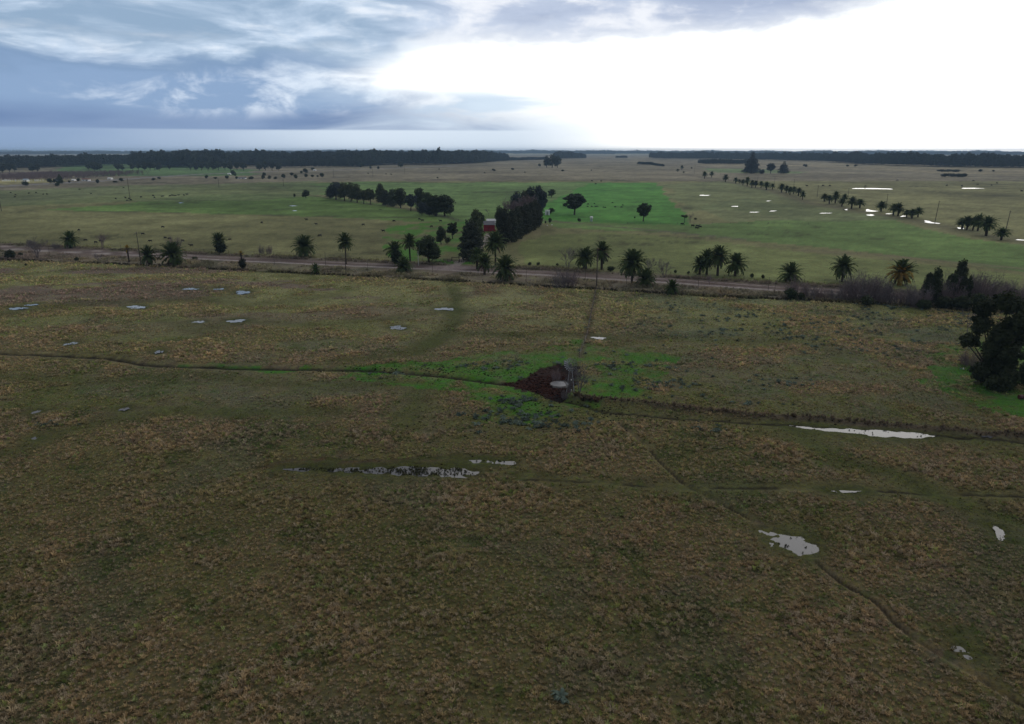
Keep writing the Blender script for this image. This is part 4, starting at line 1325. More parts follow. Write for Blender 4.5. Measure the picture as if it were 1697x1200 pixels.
# the windbreak right of the shed
ROWS = [(827, 386, 343, 17, 'round', M_DARK), (836, 404, 347, 22, 'tall', M_CYP), (848, 401, 350, 22, 'tall', M_CYP), (857, 396, 345, 21, 'tall', M_CYP), (865, 391, 343, 20, 'tall', M_CYP),
        (872, 387, 340, 20, 'tall', M_CYP), (880, 382, 337, 19, 'tall', M_CYP), (887, 378, 334, 18, 'tall', M_CYP), (892, 374, 338, 14, 'tall', M_CYP)]
for i, (px, py, top, w, sh, mt) in enumerate(ROWS):
    put_tree('casuarina' if i else 'broadleaf_tree', px, py, top, w * (1.22 if i else 1), sh, mt, ('dark round-topped tree touching the right side of the red shed' if i == 0 else '%s dark casuarina from the near end of the windbreak' % ORD[i - 1]),
             group=None if i == 0 else 'casuarinas of the windbreak', n=5200, leaf=.036, v=i % 4)
BACK = [(857, 370, 320, 20, 'round', M_BLUE), (869, 366, 319, 20, 'round', M_EUC), (880, 362, 312, 22, 'round', M_BLUE), (892, 356, 310, 22, 'round', M_BLUE), (894, 352, 334, 11, 'bush', M_DARK), (900, 350, 318, 14, 'round', M_BLUE)]
BL = ['grey-blue tree behind the mauve bare tree', 'grey-green tree in the middle of the back windbreak', 'tallest grey-blue tree of the back windbreak', 'rounded grey-blue tree at the far top of the windbreak', 'dark shrub against the far end of the windbreak', 'rightmost grey-blue tree of the windbreak, its right edge']
for (px, py, top, w, sh, mt), lab in zip(BACK, BL):
    put_tree('windbreak_tree', px, py, top, w * 1.2, sh, mt, lab, n=3600, leaf=.045, v=int(px) % 4)
put_bare('bare_tree', 846, 374, 329, 'mauve leafless tree standing in the windbreak', M_TWIG2, v=11, stems=4, wide=1.15, depth=6)
put_bare('bare_tree', 874, 374, 324, 'brown leafless tree between the casuarinas and the grey-blue trees', M_TWIG2, v=12, stems=4, wide=1.1, depth=6)
put_tree('broadleaf_tree', 914, 327, 314, 15, 'round', M_DARK, 'small round tree alone in the field behind the windbreak', n=1500)
put_tree('shrub', 904, 326, 320, 5, 'bush', M_DARK, 'tiny bush left of the small round field tree', 'shrub', n=400, leaf=.12)
put_tree('eucalyptus', 952, 356, 321.5, 36, 'open', M_EUC, 'large spreading eucalyptus at the left of the bright green field', n=7000, leaf=.038, v=2)
put_tree('broadleaf_tree', 1066, 367, 336, 25, 'open', M_DARK, 'upright tree alone at the lower edge of the bright green field', n=4200, leaf=.042, v=1)
put_tree('broadleaf_tree', 1134, 369.5, 357, 12, 'flat', M_OLIVE, 'small flat-topped tree at the corner of the bright green field', n=1200)
put_bare('bare_tree', 1144, 369, 352, 'small half-bare tree beside the flat-topped tree', v=14, stems=2, wide=1.0)
put_tree('shrub', 1152, 364, 361, 6, 'bush', M_DARK, 'dark tuft right of the small half-bare tree', 'shrub', n=300, leaf=.15)
put_tree('broadleaf_tree', 912.5, 354, 344, 15, 'bush', M_DARK, 'rounded dark tree behind the white hut', n=1600)
put_tree('shrub', 911, 370, 361, 8, 'bush', M_DARK, 'round bush in front of the white hut', 'shrub', n=900, leaf=.08)
put_tree('shrub', 904, 370.5, 366, 4, 'bush', M_DARK, 'little bush left of the round bush at the white hut', 'shrub', n=400, leaf=.12)
put_tree('shrub', 959, 367, 361, 7, 'bush', M_DARK, 'dark bush left of the white tank tower', 'shrub', n=700, leaf=.09)
put_tree('shrub', 1052, 362, 359, 3, 'bush', M_DARK, 'speck of bush left of the upright field tree', 'shrub', n=300, leaf=.15)

# the two shelter rows left of the farm
S1 = [(548, 329, 309, 18, 'bush', M_BLUE), (557, 331, 303, 26, 'round', M_BLUE), (571, 333, 304, 18, 'round', M_OLIVE), (582, 334, 304, 20, 'round', M_OLIVE), (592, 336, 306, 18, 'round', M_OLIVE), (603, 338, 314, 15, 'open', M_OLIVE), (614, 339, 313, 15, 'open', M_OLIVE)]
S1L = ['low grey-blue bush at the left tip of the left shelter row', 'large grey-blue tree leading the left shelter row', 'first olive tree after the grey-blue tree in the left shelter row', 'middle olive tree of the left shelter row', 'last tall olive tree of the left shelter row', 'thin low tree next to last in the left shelter row', 'thin low tree at the right tip of the left shelter row']
for (px, py, top, w, sh, mt), lab in zip(S1, S1L):
    put_tree('shelter_tree', px, py, top, w * 1.25, sh, mt, lab, n=2400, leaf=.05, v=int(px) % 4)
S2 = [(631, 335, 306, 16, 'tall', M_OLIVE), (640, 340, 316, 15, 'tall', M_EUC), (650, 342, 315, 15, 'tall', M_EUC), (664, 345, 313, 22, 'round', M_DARK), (681, 350, 321, 17, 'open', M_BLUE), (696, 348, 313, 19, 'round', M_DARK), (709, 354, 320, 20, 'round', M_DARK), (699, 357, 335, 17, 'bush', M_BLUE), (712, 358, 338, 20, 'bush', M_BLUE), (723, 358, 325, 24, 'round', M_DARK), (737, 358, 324, 28, 'round', M_DARK), (746, 356, 336, 12, 'round', M_DARK)]
S2L = ['slim tree with a raised head at the left tip of the right shelter row', 'second tree of the right shelter row, slim and grey', 'third tree of the right shelter row, slim and grey', 'broad dark tree in the left half of the right shelter row', 'grey-blue open tree in the middle of the right shelter row', 'tall dark-headed tree behind the middle of the right shelter row', 'dark tree rising over the grey-blue bushes of the shelter row', 'left grey-blue bush under the right shelter row', 'right grey-blue bush under the right shelter row', 'big dark tree left of the end of the right shelter row', 'largest dark tree at the end of the right shelter row', 'rightmost small tree closing the right shelter row']
for (px, py, top, w, sh, mt), lab in zip(S2, S2L):
    put_tree('shelter_tree', px, py, top, w * 1.25, sh, mt, lab, n=2800, leaf=.048, v=int(px) % 4)
put_tree('broadleaf_tree', 507, 328.5, 315, 14, 'round', M_DARK, 'round tree alone left of the shelter rows', n=1500)
put_tree('shrub', 488, 327, 321, 4, 'bush', M_DARK, 'tiny bush left of the lone round tree', 'shrub', n=300, leaf=.15)

# right-hand palm avenue, from the far end to the near end
AV = [(1123, 285, 280, 5), (1130, 282, 274, 5), (1133, 287, 284, 4), (1146, 280, 277, 3), (1167.5, 296, 284, 8), (1179, 294, 284, 7), (1202, 302, 289, 9), (1219, 304, 294, 8), (1225, 304.5, 297, 6), (1231, 307, 297, 8), (1238, 309, 293, 9), (1246, 311, 298, 9), (1252, 311, 299, 8), (1261, 311.5, 300, 9), (1270, 315, 301, 12), (1280, 314, 304, 8)]
for i, (px, py, top, w) in enumerate(AV):
    put_small_palm(px, py, top, w, '%s palm counted from the far end of the long avenue, before its wide gap' % ORD[i], 'palms of the far avenue', i)
AV2 = [(1295, 319, 304, 12), (1303, 320, 307, 9), (1309, 323, 309, 9), (1315, 322, 309, 9), (1323, 325, 311, 12), (1330, 331, 316, 8)]
for i, (px, py, top, w) in enumerate(AV2):
    put_small_palm(px, py, top, w, '%s palm from the left in the compact middle group of the avenue' % ORD[i], 'palms of the middle group', i + 1)
AV3 = [(1366, 334, 320.5, 12), (1374, 338, 323, 12), (1384, 337, 316.5, 13), (1399, 335, 321, 10), (1395, 342, 328, 12), (1411, 346, 325.5, 15), (1424.5, 345, 329.5, 16)]
for i, (px, py, top, w) in enumerate(AV3):
    put_small_palm(px, py, top, w, '%s palm from the left in the clump left of the flooded ditch' % ORD[i], 'palms left of the flooded ditch', i)
AV4 = [(1460, 350.5, 333, 16, 'lone palm standing over the flooded ditch'), (1480, 357, 337, 16, 'left palm of the pair above the ditch'), (1488, 358, 336, 17, 'right palm of the pair above the ditch'), (1502, 360.5, 347, 12, 'small left palm of the three before the bright ditch'), (1511, 362, 346, 16, 'middle palm of the three before the bright ditch'), (1521, 360, 343, 14, 'right palm of the three before the bright ditch'),
       (1594, 379, 361, 19, 'leftmost palm of the near avenue clump'), (1602, 381, 357, 17, 'second palm of the near avenue clump'), (1612, 382, 358, 15, 'third palm of the near avenue clump'), (1620, 383, 354, 18, 'tallest rear palm of the near avenue clump'), (1634, 391, 357, 26, 'largest front palm of the near avenue clump'), (1659, 398, 377, 22, 'low broad palm alone at the right end of the avenue')]
for i, (px, py, top, w, lab) in enumerate(AV4):
    put_small_palm(px, py, top, w, lab, None, i)
put_tree('conifer', 1245, 287.5, 255, 26, 'cone', M_BLUE, 'tall broad conifer alone at the right before the far wood', n=4200, leaf=.045)
put_tree('broadleaf_tree', 1277, 287.5, 271, 15, 'open', M_BLUE, 'open ragged tree right of the tall broad conifer', n=2000)
put_tree('conifer', 1298, 287.5, 269, 17, 'cone', M_BLUE, 'smaller conical tree right of the ragged tree', n=2000)
put_tree('shrub', 1264, 288, 280, 9, 'bush', M_BLUE, 'bush between the tall conifer and the ragged tree', 'shrub', n=600, leaf=.1)
for i, (px, py, w) in enumerate([(906, 278, 12), (915, 278, 18), (924, 278, 12)]):
    put_tree('broadleaf_tree', px, py, 257 + (i != 1) * 2, w, 'round', M_EUC, ['left', 'middle', 'right'][i] + ' tree of the compact grove on the horizon plain above the windbreak', n=1500, v=i)
put_tree('shrub', 894, 276, 271, 5, 'bush', M_DARK, 'bush left of the compact horizon grove', 'shrub', n=300, leaf=.15)
for i, (px, py, w, lab) in enumerate([(1572, 285, 34, 'long grey scrub island before the right wood, the farther one'), (1582, 293.5, 42, 'long dark scrub island before the right wood, the nearer one')]):
    for k in range(3 if i == 0 else 4):
        ww = w / (3 if i == 0 else 4)
        put_tree('scrub', px - w / 2 + ww * (k + .5), py, py - (4.5 if i == 0 else 6.5), ww * 1.5, 'bush', M_EUC, '%s clump from the left in the %s scrub island' % (ORD[k], 'farther' if i == 0 else 'nearer'), 'scrub', n=700, leaf=.08)

# bare trees and grey scrub by the road
BARE = [(60, 420, 396, 'grey bare shrub beyond the road near the left edge', 1), (62, 428, 392, 'pale leafless tree between the leftmost shrub and the leftmost palm', 2), (170, 413, 387, 'grey bare tree on the far verge right of the leftmost palm', 3), (93, 412, 400, 'thin bare bush left of the leftmost palm', 4),
        (290, 412, 388, 'bare bush showing above the broad shaggy palm', 6), (165, 436, 418, 'thin bare sapling on the near verge under the grey bare tree', 7), (434, 421, 404, 'row of thin bare stems on the far verge, left part', 8), (446, 421, 405, 'row of thin bare stems on the far verge, right part', 9),
        (942, 446, 411, 'grey bare tree leaning on the stout palm', 13), (930, 476, 442, 'grey bare bush on the near verge left of the tall roadside pole', 14), (943, 475, 446, 'taller thin bare stems just left of the tall roadside pole', 15), (1072, 456, 428, 'bare grey tree behind the round-headed palm', 16), (1100, 460, 430, 'faint bare sapling between the round-headed palm and the four palms', 17),
        (1176, 472, 455, 'white-barked sapling on the road edge under the four palms', 18)]
for px, py, top, lab, v in BARE:
    put_bare('bare_tree', px, py, top, lab, M_TWIG if v % 3 else M_TWIG2, v=v, stems=3, wide=1.15 if v not in (8, 9, 18) else .7)
SCR = [(1318, 494, 455), (1340, 495, 470), (1362, 496, 472), (1385, 498, 474), (1402, 497, 466), (1417, 495, 448), (1432, 498, 444), (1446, 500, 450), (1462, 502, 470), (1480, 503, 474), (1498, 505, 472), (1518, 508, 466), (1526, 509, 478), (1560, 500, 446), (1572, 506, 462), (1600, 498, 450), (1612, 502, 448), (1624, 500, 447), (1640, 506, 455), (1655, 500, 462), (1670, 508, 466), (1686, 506, 463), (1694, 512, 474)]
for i, (px, py, top) in enumerate(SCR):
    put_bare('bare_scrub', px, py, top, '%s grey leafless bush from the left in the scrub along the fence' % (ORD[i] if i < 20 else ['twenty-first', 'twenty-second', 'twenty-third'][i - 20]), M_TWIG if i % 2 else M_TWIG2, 'grey scrub along the fence at right', v=30 + i % 6, stems=4, wide=1.12, cat='bare shrub', depth=5)
# dark thicket at the right
THK = [(1533, 505, 452, 20, 'tall', 'ragged dark tree at the left of the right-hand thicket'), (1546, 504, 445, 24, 'tall', 'dark conifer second from the left in the thicket'), (1585, 502, 432, 26, 'tall', 'dark spire-topped conifer rising highest in the thicket'), (1573, 503, 452, 18, 'open', 'dark ragged tree left under the spire-topped conifer'),
       (1598, 506, 458, 22, 'open', 'dark tree right under the spire-topped conifer'), (1560, 512, 488, 34, 'bush', 'black undergrowth below the thicket, left part'), (1592, 514, 490, 36, 'bush', 'black undergrowth below the thicket, middle part'), (1528, 512, 494, 28, 'bush', 'arching dark bramble at the left foot of the thicket'),
       (1622, 516, 486, 30, 'bush', 'black undergrowth below the thicket, right part'), (1692, 534, 500, 26, 'bush', 'dark bush behind the rust-red roof at the right edge'), (1676, 506, 478, 30, 'bush', 'dark bush above the rust-red roof')]
for px, py, top, w, sh, lab in THK:
    put_tree('thicket_tree' if sh != 'bush' else 'undergrowth', px, py, top, w, sh, M_DARK, lab, 'tree' if sh != 'bush' else 'undergrowth', n=3400, leaf=.05)

# the great dark tree at the right, built lobe by lobe
p = at(1640, 640); m = mpp(640) / CP
lob = []
for (x, y, rx, rz, k) in [(1645, 505, 22, 17, 0), (1632, 520, 20, 16, 4), (1655, 530, 22, 18, -3), (1628, 545, 18, 16, 3), (1672, 548, 18, 16, 2), (1650, 552, 24, 20, 0), (1612, 571, 16, 10, 3), (1600, 573, 9, 8, 2), (1628, 578, 16, 12, 0),
                          (1650, 582, 20, 18, -2), (1676, 560, 12, 10, 0), (1683, 570, 8, 8, 1), (1645, 605, 20, 17, 1), (1655, 618, 22, 16, -2), (1632, 622, 18, 13, 2), (1665, 630, 14, 10, 0), (1640, 628, 24, 13, -2), (1645, 575, 18, 18, 0), (1649, 594, 17, 14, 0), (1640, 556, 17, 17, 0), (1660, 612, 20, 16, 0), (1625, 612, 14, 14, 0)]:
    lob.append(((x - 1640) * m * CP, k, (640 - y) * m, rx * m * .84, rx * m * .80, rz * m))
e = empty('great_tree', (p.x, p.y, ground_z(p.x, p.y)))
tag(e, 'tallest near-black evergreen with ragged lobes on the lawn at the right', 'tree')
rl = random.Random(9); sub_ = []
for l in lob:
    sub_.append(l)
    for _ in range(7):
        d_ = Vector((rl.gauss(0, 1), rl.gauss(0, 1), rl.gauss(0, .8))).normalized() * rl.uniform(.7, 1.25); k_ = rl.uniform(.22, .5)
        sub_.append((l[0] + d_.x * l[3], l[1] + d_.y * l[4], max(.4, l[2] + d_.z * l[5]), l[3] * k_, l[4] * k_, l[5] * k_ * .9))
sub_ = [q for q in sub_ if q[0] < 62 * m]
V, F = leaf_cloud(77, sub_, 52000, .38, up=.2, fill=.8)
link('crown', np_mesh('crown', V, F, M_DARK), e)
limbs(77, 2.4, lob, .42).build('trunk', M_BARK, e)
put_bare('bare_tree', 1601, 560, 513, 'slender grey dead tree left of the great dark tree', v=40, stems=1, wide=.55)
put_bare('bare_shrub', 1606, 606, 578, 'tangle of grey twigs at the left foot of the great tree', M_TWIG2, v=41, stems=6, wide=1.3, cat='bare shrub', depth=5)
for px, py, top, w, lab in ((1697, 640, 596, 36, 'dark hedge bush right of the great tree at the picture edge'), (1690, 562, 540, 26, 'dark shrub hanging over the lawn at the right edge')):
    put_tree('shrub', px, py, top, w, 'bush', M_DARK, lab, 'shrub', n=3000, leaf=.05)
# ------------------------------------------------------------------ far woods
M_WOODS = leafy("far_wood_leaves", (0.018, 0.026, 0.017), (0.040, 0.050, 0.030), 0.2, 0.25)
WT_ = []
for v in range(4):
    tm, cm = tree_meshes('round' if v % 2 else 'open', M_WOODS, v, 520, .12)
    WT_.append(cm)


def wood(name, pts, htop, depth, label, n=None, seed=0, density=1.0):
    """trees filling a strip that starts along the pixel line pts and runs `depth` metres away; htop = row of the canopy line at each point"""
    rg = np.random.RandomState(seed)
    P = poly_at([(a, b) for a, b in pts]); X, Y, S = [], [], []
    for i in range(len(P) - 1):
        a, b = P[i], P[i + 1]; L = np.hypot(*(b - a))
        h0 = (pts[i][1] - htop[i]) * mpp(pts[i][1]) / CP; h1 = (pts[i + 1][1] - htop[i + 1]) * mpp(pts[i + 1][1]) / CP
        hm = (h0 + h1) / 2
        k = int(L * depth / (hm * .36) ** 2 * density) + 2
        t_ = rg.rand(k); X.append(a[0] + (b[0] - a[0]) * t_ + rg.normal(0, hm * .1, k)); back = rg.rand(k) ** 1.5 * depth
        Y.append(a[1] + (b[1] - a[1]) * t_ + back); S.append((h0 + (h1 - h0) * t_) * rg.uniform(.70, 1.10, k) * (1 - back / depth * .1))
    X = np.concatenate(X); Y = np.concatenate(Y); S = np.concatenate(S)
    S = S * (0.72 + 0.42 * fbm(X, Y, 60, 3, seed)) * np.where(rg.rand(len(S)) < .06, 1.16, 1.0)
    wd_ = rg.uniform(.6, 1.0, len(S)); s3 = np.stack([S / 10 * wd_, S / 10 * wd_, S / 10], 1)
    return scatter(name, X, Y, np.zeros((len(X), 3)), s3, WT_, label, seed, z=0.0, lean=.02)


wood('wood', [(1090, 263), (1200, 264.5), (1300, 266.5), (1400, 269), (1500, 275), (1600, 277.5), (1750, 279), (1900, 281)], [252.5, 253, 253.5, 254.5, 256.5, 257, 258, 259], 260, 'long dark eucalyptus plantation across the right horizon', seed=1)
wood('wood', [(1168, 272), (1200, 272), (1250, 272)], [264, 264, 264], 90, 'square plantation block before the right-hand wood', seed=2)
wood('wood', [(-250, 281), (0, 279.5), (100, 277), (180, 274.5), (240, 272.5), (300, 276), (420, 273)], [262, 259, 257.5, 256.5, 255, 252.5, 253], 300, 'dark wood along the left horizon', seed=3)
wood('wood', [(215, 277), (320, 278), (420, 274), (520, 274), (600, 276), (640, 273), (720, 273), (780, 271), (840, 266)], [252.5, 252, 253, 252, 251.5, 251.5, 251.5, 252, 256], 380, 'broad dark wood left of the centre horizon', seed=4)
wood('wood', [(425, 275), (480, 277.5), (596, 277)], [262, 262.5, 262.5], 60, 'lower grove in front of the broad dark wood', seed=5)
wood('wood', [(780, 268), (840, 266.5), (905, 265)], [261, 261, 260], 80, 'thin line of trees at the centre horizon', seed=6, density=.6)
wood('wood', [(922, 263.5), (945, 263), (970, 262.5)], [252.5, 252.5, 256], 200, 'small wood right of the compact horizon grove', seed=7)
wood('wood', [(1060, 272.5), (1080, 273.5), (1100, 276)], [268, 269, 273], 30, 'low scrub strip leading to the far end of the avenue', seed=8)
wood('wood', [(1022, 262), (1040, 262)], [257.5, 258], 60, 'small dark grove on the centre horizon', seed=9)
wood('skyline_wood', [(-200, 257.5), (0, 256.5), (120, 256), (260, 255.5)], [252.5, 251.2, 250.8, 250.4], 220, 'bluish wood on the far left skyline', seed=60)
wood('skyline_wood', [(270, 255.5), (600, 255), (900, 255), (1100, 255.5)], [249.8, 249.4, 249.3, 249.8], 220, 'bluish wood along the centre skyline', seed=61, density=.8)
wood('skyline_wood', [(1100, 255.5), (1400, 256.5), (1900, 257.5)], [250.2, 251.4, 252.6], 220, 'bluish wood along the right skyline', seed=62, density=.8)
# hazy woods on the skyline
rgw = random.Random(5)
for i in range(22):
    x0 = -160 + i * 92 + rgw.uniform(-30, 30); b = rgw.uniform(252.3, 256.5); w_ = rgw.uniform(60, 130)
    hgt = min(b - 249.3 + rgw.uniform(-.6, 1.4), 6.5)
    wood('skyline_wood', [(x0, b), (x0 + w_ * .5, b + rgw.uniform(-.4, .4)), (x0 + w_, b)], [b - hgt * .8, b - hgt, b - hgt * .75], 160, 'hazy wood on the far skyline', seed=20 + i, density=.8)

# single trees standing in front of the left woods
FT = [(4, 286, 270, 16), (16, 286, 271, 12), (25, 286, 272, 8), (54, 285.5, 271, 12), (62, 285.5, 272, 10), (147, 283, 271, 8), (157, 283.5, 268.5, 15), (166, 283.5, 270, 11), (196, 283, 271, 12), (203, 282.5, 273, 8), (220, 283.5, 270, 8), (230, 282.5, 270, 9), (240, 282.5, 269, 11), (249, 282.5, 268.5, 11), (256, 282.5, 269, 8), (264, 283, 270, 12), (281, 281, 274, 6),
      (316, 283, 271, 7), (325, 282.5, 269, 10), (334, 282.5, 268.5, 11), (345, 283, 268, 10), (353, 282, 268.5, 11), (362, 282, 268, 12), (373, 282, 268.5, 10), (382, 282.5, 268, 11), (393, 282, 268.5, 12), (404, 283, 269.5, 12), (430, 282.5, 269, 13), (440, 282.5, 268, 12), (451, 282.5, 267.5, 14), (462, 282.5, 269, 12)]
for i, (px, py, top, w) in enumerate(FT):
    if px < 120: g, k = 'left edge', 'at the left edge'
    elif px < 300: g, k = 'left', 'in the broken row left of the farmstead'
    elif px < 415: g, k = 'middle', 'in the long row before the wood'
    else: g, k = 'right', 'in the short grove before the wood'
    j = sum(1 for q in FT[:i] if (q[0] < 120) == (px < 120) and (120 <= q[0] < 300) == (120 <= px < 300) and (300 <= q[0] < 415) == (300 <= px < 415))
    put_tree('eucalyptus', px, py, top, w, 'open' if i % 3 else 'round', M_EUC, '%s eucalyptus from the left %s' % (ORD[j], k), group='eucalyptus ' + k, n=900, leaf=.085, v=i % 4)
put_tree('eucalyptus', 664, 277.5, 268.5, 12, 'round', M_EUC, 'pale round tree at the edge of the broad wood', n=900, leaf=.085)
put_tree('eucalyptus', 598, 278, 270, 6, 'round', M_EUC, 'small pale tree right of the lower grove', n=600, leaf=.1)
# ------------------------------------------------------------------ wind pump and tank
M_GALV = principled("galvanised_steel", (0.30, 0.30, 0.31), 0.55, 0.4, 0.3, 3.0, metal=0.5)
M_GALVD = principled("weathered_steel", (0.11, 0.10, 0.10), 0.7, 0.3, 0.4, 3.0, metal=0.3)
M_CONC = principled("old_concrete", (0.20, 0.185, 0.17), 0.9, 0.2, 0.3, 2.0, bump=.02)
M_WHITE = principled("limewash", (0.74, 0.74, 0.72), 0.8, 0.3, 0.1, 1.2)
M_RED = principled("red_painted_boards", (0.22, 0.010, 0.024), 0.7, 0.3, 0.3, 1.2)
M_ROOFG = principled("grey_sheet_roof", (0.060, 0.063, 0.080), 0.6, 0.4, 0.25, 0.8)
M_BLACK = principled("dark_opening", (0.012, 0.011, 0.010), 0.9, 0.1, 0.2, 2.0)
M_RUST = principled("rust_red_sheet", (0.24, 0.055, 0.030), 0.8, 0.2, 0.4, 1.5)
M_POLE = principled("pole_timber", (0.075, 0.062, 0.052), 0.9, 0.15, 0.3, 3.0)
M_PALE = principled("pale_post", (0.42, 0.41, 0.39), 0.8, 0.2, 0.15, 3.0)
M_HIDE = principled("black_hide", (0.014, 0.011, 0.010), 0.7, 0.25, 0.3, 2.0)
M_TILE = principled("clay_roof", (0.20, 0.095, 0.065), 0.85, 0.2, 0.3, 0.8)

p = at(945, 657); m = mpp(656) / CP
HUB = 52.5 * m
wp = empty('wind_pump', (p.x, p.y, ground_z(p.x, p.y)), rz=R(-8))
tag(wp, 'steel wind pump with a multi-bladed wheel and grey tail beside the round tank', 'wind pump')
bs_, tp_ = 0.78, 0.13
top_z = HUB - .15
cor = [(1, 1), (1, -1), (-1, -1), (-1, 1)]
for sx, sy in cor:
    MB().tube([(sx * bs_, sy * bs_, -.2), (sx * tp_, sy * tp_, top_z)], .045, 4).build('leg', M_GALV, wp)
for k, f in enumerate((.14, .30, .46, .62, .78)):
    w = bs_ + (tp_ - bs_) * f; z = f * top_z; w2 = bs_ + (tp_ - bs_) * (f + .16); z2 = (f + .16) * top_z
    gb = MB()
    for i in range(4):
        a, b = cor[i], cor[(i + 1) % 4]
        gb.tube([(a[0] * w, a[1] * w, z), (b[0] * w, b[1] * w, z)], .026, 4)
    gb.build('girt', M_GALVD, wp)
    xb = MB()
    for i in range(4):
        a, b = cor[i], cor[(i + 1) % 4]
        xb.tube([(a[0] * w, a[1] * w, z), (b[0] * w2, b[1] * w2, z2)], .016, 3)
        xb.tube([(b[0] * w, b[1] * w, z), (a[0] * w2, a[1] * w2, z2)], .016, 3)
    xb.build('brace', M_GALVD, wp)
MB().box((0, 0, top_z - .7), (.8, .8, .05)).build('platform', M_WOOD, wp)
MB().tube([(0, 0, 0), (0, 0, top_z)], .03, 6).build('pump_rod', M_GALVD, wp)
MB().box((0, .05, HUB), (.22, .5, .26)).build('gearbox', M_GALVD, wp)
wh = empty('wheel', (0, -.34, HUB)); wh.parent = wp
RW = 10.6 * m
MB().lathe([(.0, 0), (.14, 0), (.14, .16), (0, .16)], 10).build('hub', M_GALVD, wh).rotation_euler = (R(90), 0, 0)
bm_ = MB()
for i in range(2):   # one blade: curved, wider at the rim
    pass
V = []; F = []
for j in range(4):
    f = j / 3; r_ = RW * (.36 + .64 * f); wv = .035 + .055 * f
    for q, s in enumerate((-1, 0, 1)):
        V.append((s * wv, (s * .5 + .12 * (1 - s * s)) * wv * 1.1, r_))
for j in range(3):
    for q in range(2):
        a = j * 3 + q; F.append((a, a + 1, a + 4, a + 3))
blade = np_mesh('blade', np.array(V), np.array(F), M_GALV)
for i in range(18):
    o = link('blade', blade, wh); o.rotation_euler = (0, i * 2 * math.pi / 18, 0)
for rr_, nm in ((RW * .38, 'inner_ring'), (RW * .86, 'outer_ring')):
    MB().tube([(rr_ * math.cos(a * .2618), .03, rr_ * math.sin(a * .2618)) for a in range(25)], .014, 4).build(nm, M_GALVD, wh)
sp_ = MB()
for i in range(6):
    a = i * math.pi / 3; sp_.tube([(0, .02, 0), (RW * .86 * math.cos(a), .03, RW * .86 * math.sin(a))], .02, 4)
sp_.build('spokes', M_GALVD, wh)
tl = MB()
tl.tube([(0, .25, HUB), (-.75, .75, HUB - .02)], .025, 4).build('tail_boom', M_GALVD, wp)
V = [(-.62, .66, HUB - .28), (-1.35, 1.15, HUB - .52), (-1.35, 1.15, HUB + .34), (-.62, .66, HUB + .16)]
tv = [(v[0] + .01, v[1] + .015, v[2]) for v in V]
np_mesh('tail_vane', np.array(V + tv), np.array([(0, 1, 2, 3), (7, 6, 5, 4), (0, 4, 5, 1), (3, 2, 6, 7), (1, 5, 6, 2), (0, 3, 7, 4)]), M_GALV)
link('tail_vane', bpy.data.meshes['tail_vane'], wp)

p = at(927.5, 638)
tank = empty('water_tank', (p.x, p.y, ground_z(p.x, p.y) - .05)); tag(tank, 'round pale concrete stock tank full to the rim beside the wind pump', 'tank')
TR = 15.5 * mpp(636)
MB().lathe([(TR + .05, -.3), (TR, .42), (TR - .12, .44), (TR - .14, .10)], 40).build('wall', M_CONC, tank, smooth=False)
bmw = MB(); bmw.poly([((TR - .13) * math.cos(a * math.pi / 20), (TR - .13) * math.sin(a * math.pi / 20), .375) for a in range(40)])
M_TW = principled("tank_water", (0.13, 0.13, 0.14), 0.5, 0.2, 0.12, 1.0)
bmw.build('water', M_TW, tank)
MB().tube([(TR * .9, -.4, .75), (TR * 1.35, -.4, .85), (TR * 1.6, -.5, .1)], .035, 6).build('filler_pipe', M_GALVD, tank)
put_bare('bare_tree', 960, 651, 596, 'fuzzy leafless tree behind the wind pump, right of its tower', M_TWIG, v=61, stems=4, wide=.85, depth=5)
put_bare('bare_tree', 921, 630, 606, 'low reddish bare bush behind the round tank', M_TWIG2, v=62, stems=5, wide=.8, depth=4)
put_bare('bare_tree', 944, 656, 620, 'thin bare suckers growing among the wind pump legs', M_TWIG, v=63, stems=5, wide=.55, depth=4)
put_bare('bare_shrub', 936, 660, 640, 'small twiggy bush in the mud at the foot of the wind pump', M_TWIG, v=64, stems=3, wide=.7, cat='bare shrub', depth=4)
for i, (px, py, w, h, c, lab) in enumerate([(955, 659, 10, 7, (0.15, 0.115, 0.065), 'tan grass clump with an orange stump right of the wind pump'), (967, 664, 12, 9, (0.10, 0.078, 0.050), 'first shaggy dark-based clump right of the stump'), (978, 665.5, 10, 8, (0.12, 0.09, 0.06), 'second shaggy dark-based clump right of the stump'), (988, 667, 11, 7, (0.14, 0.09, 0.06), 'third shaggy clump at the start of the bank')]):
    q = at(px, py); s = w * mpp(py)
    V = []; F = []; rq = random.Random(i)
    for k in range(150):
        a = rq.uniform(0, 6.28); r0 = s * .32 * math.sqrt(rq.random()); c_, s_ = math.cos(a), math.sin(a); L_ = h * mpp(py) * rq.uniform(.6, 1.1); b = len(V)
        V += [(c_ * r0 - s_ * .03, s_ * r0 + c_ * .03, -.1), (c_ * r0 + s_ * .03, s_ * r0 - c_ * .03, -.1), (c_ * (r0 + L_ * .25), s_ * (r0 + L_ * .25), L_ * .9), (c_ * (r0 + L_ * .5), s_ * (r0 + L_ * .5), L_ * .75)]
        F.append((b, b + 1, b + 2, b + 3))
    tag(link('grass_clump', np_mesh('grass_clump', np.array(V), np.array(F), principled('clump_%d' % i, c, .9, .1, .5, 3.0)), None, (q.x, q.y, ground_z(q.x, q.y))), lab, 'grass clump')
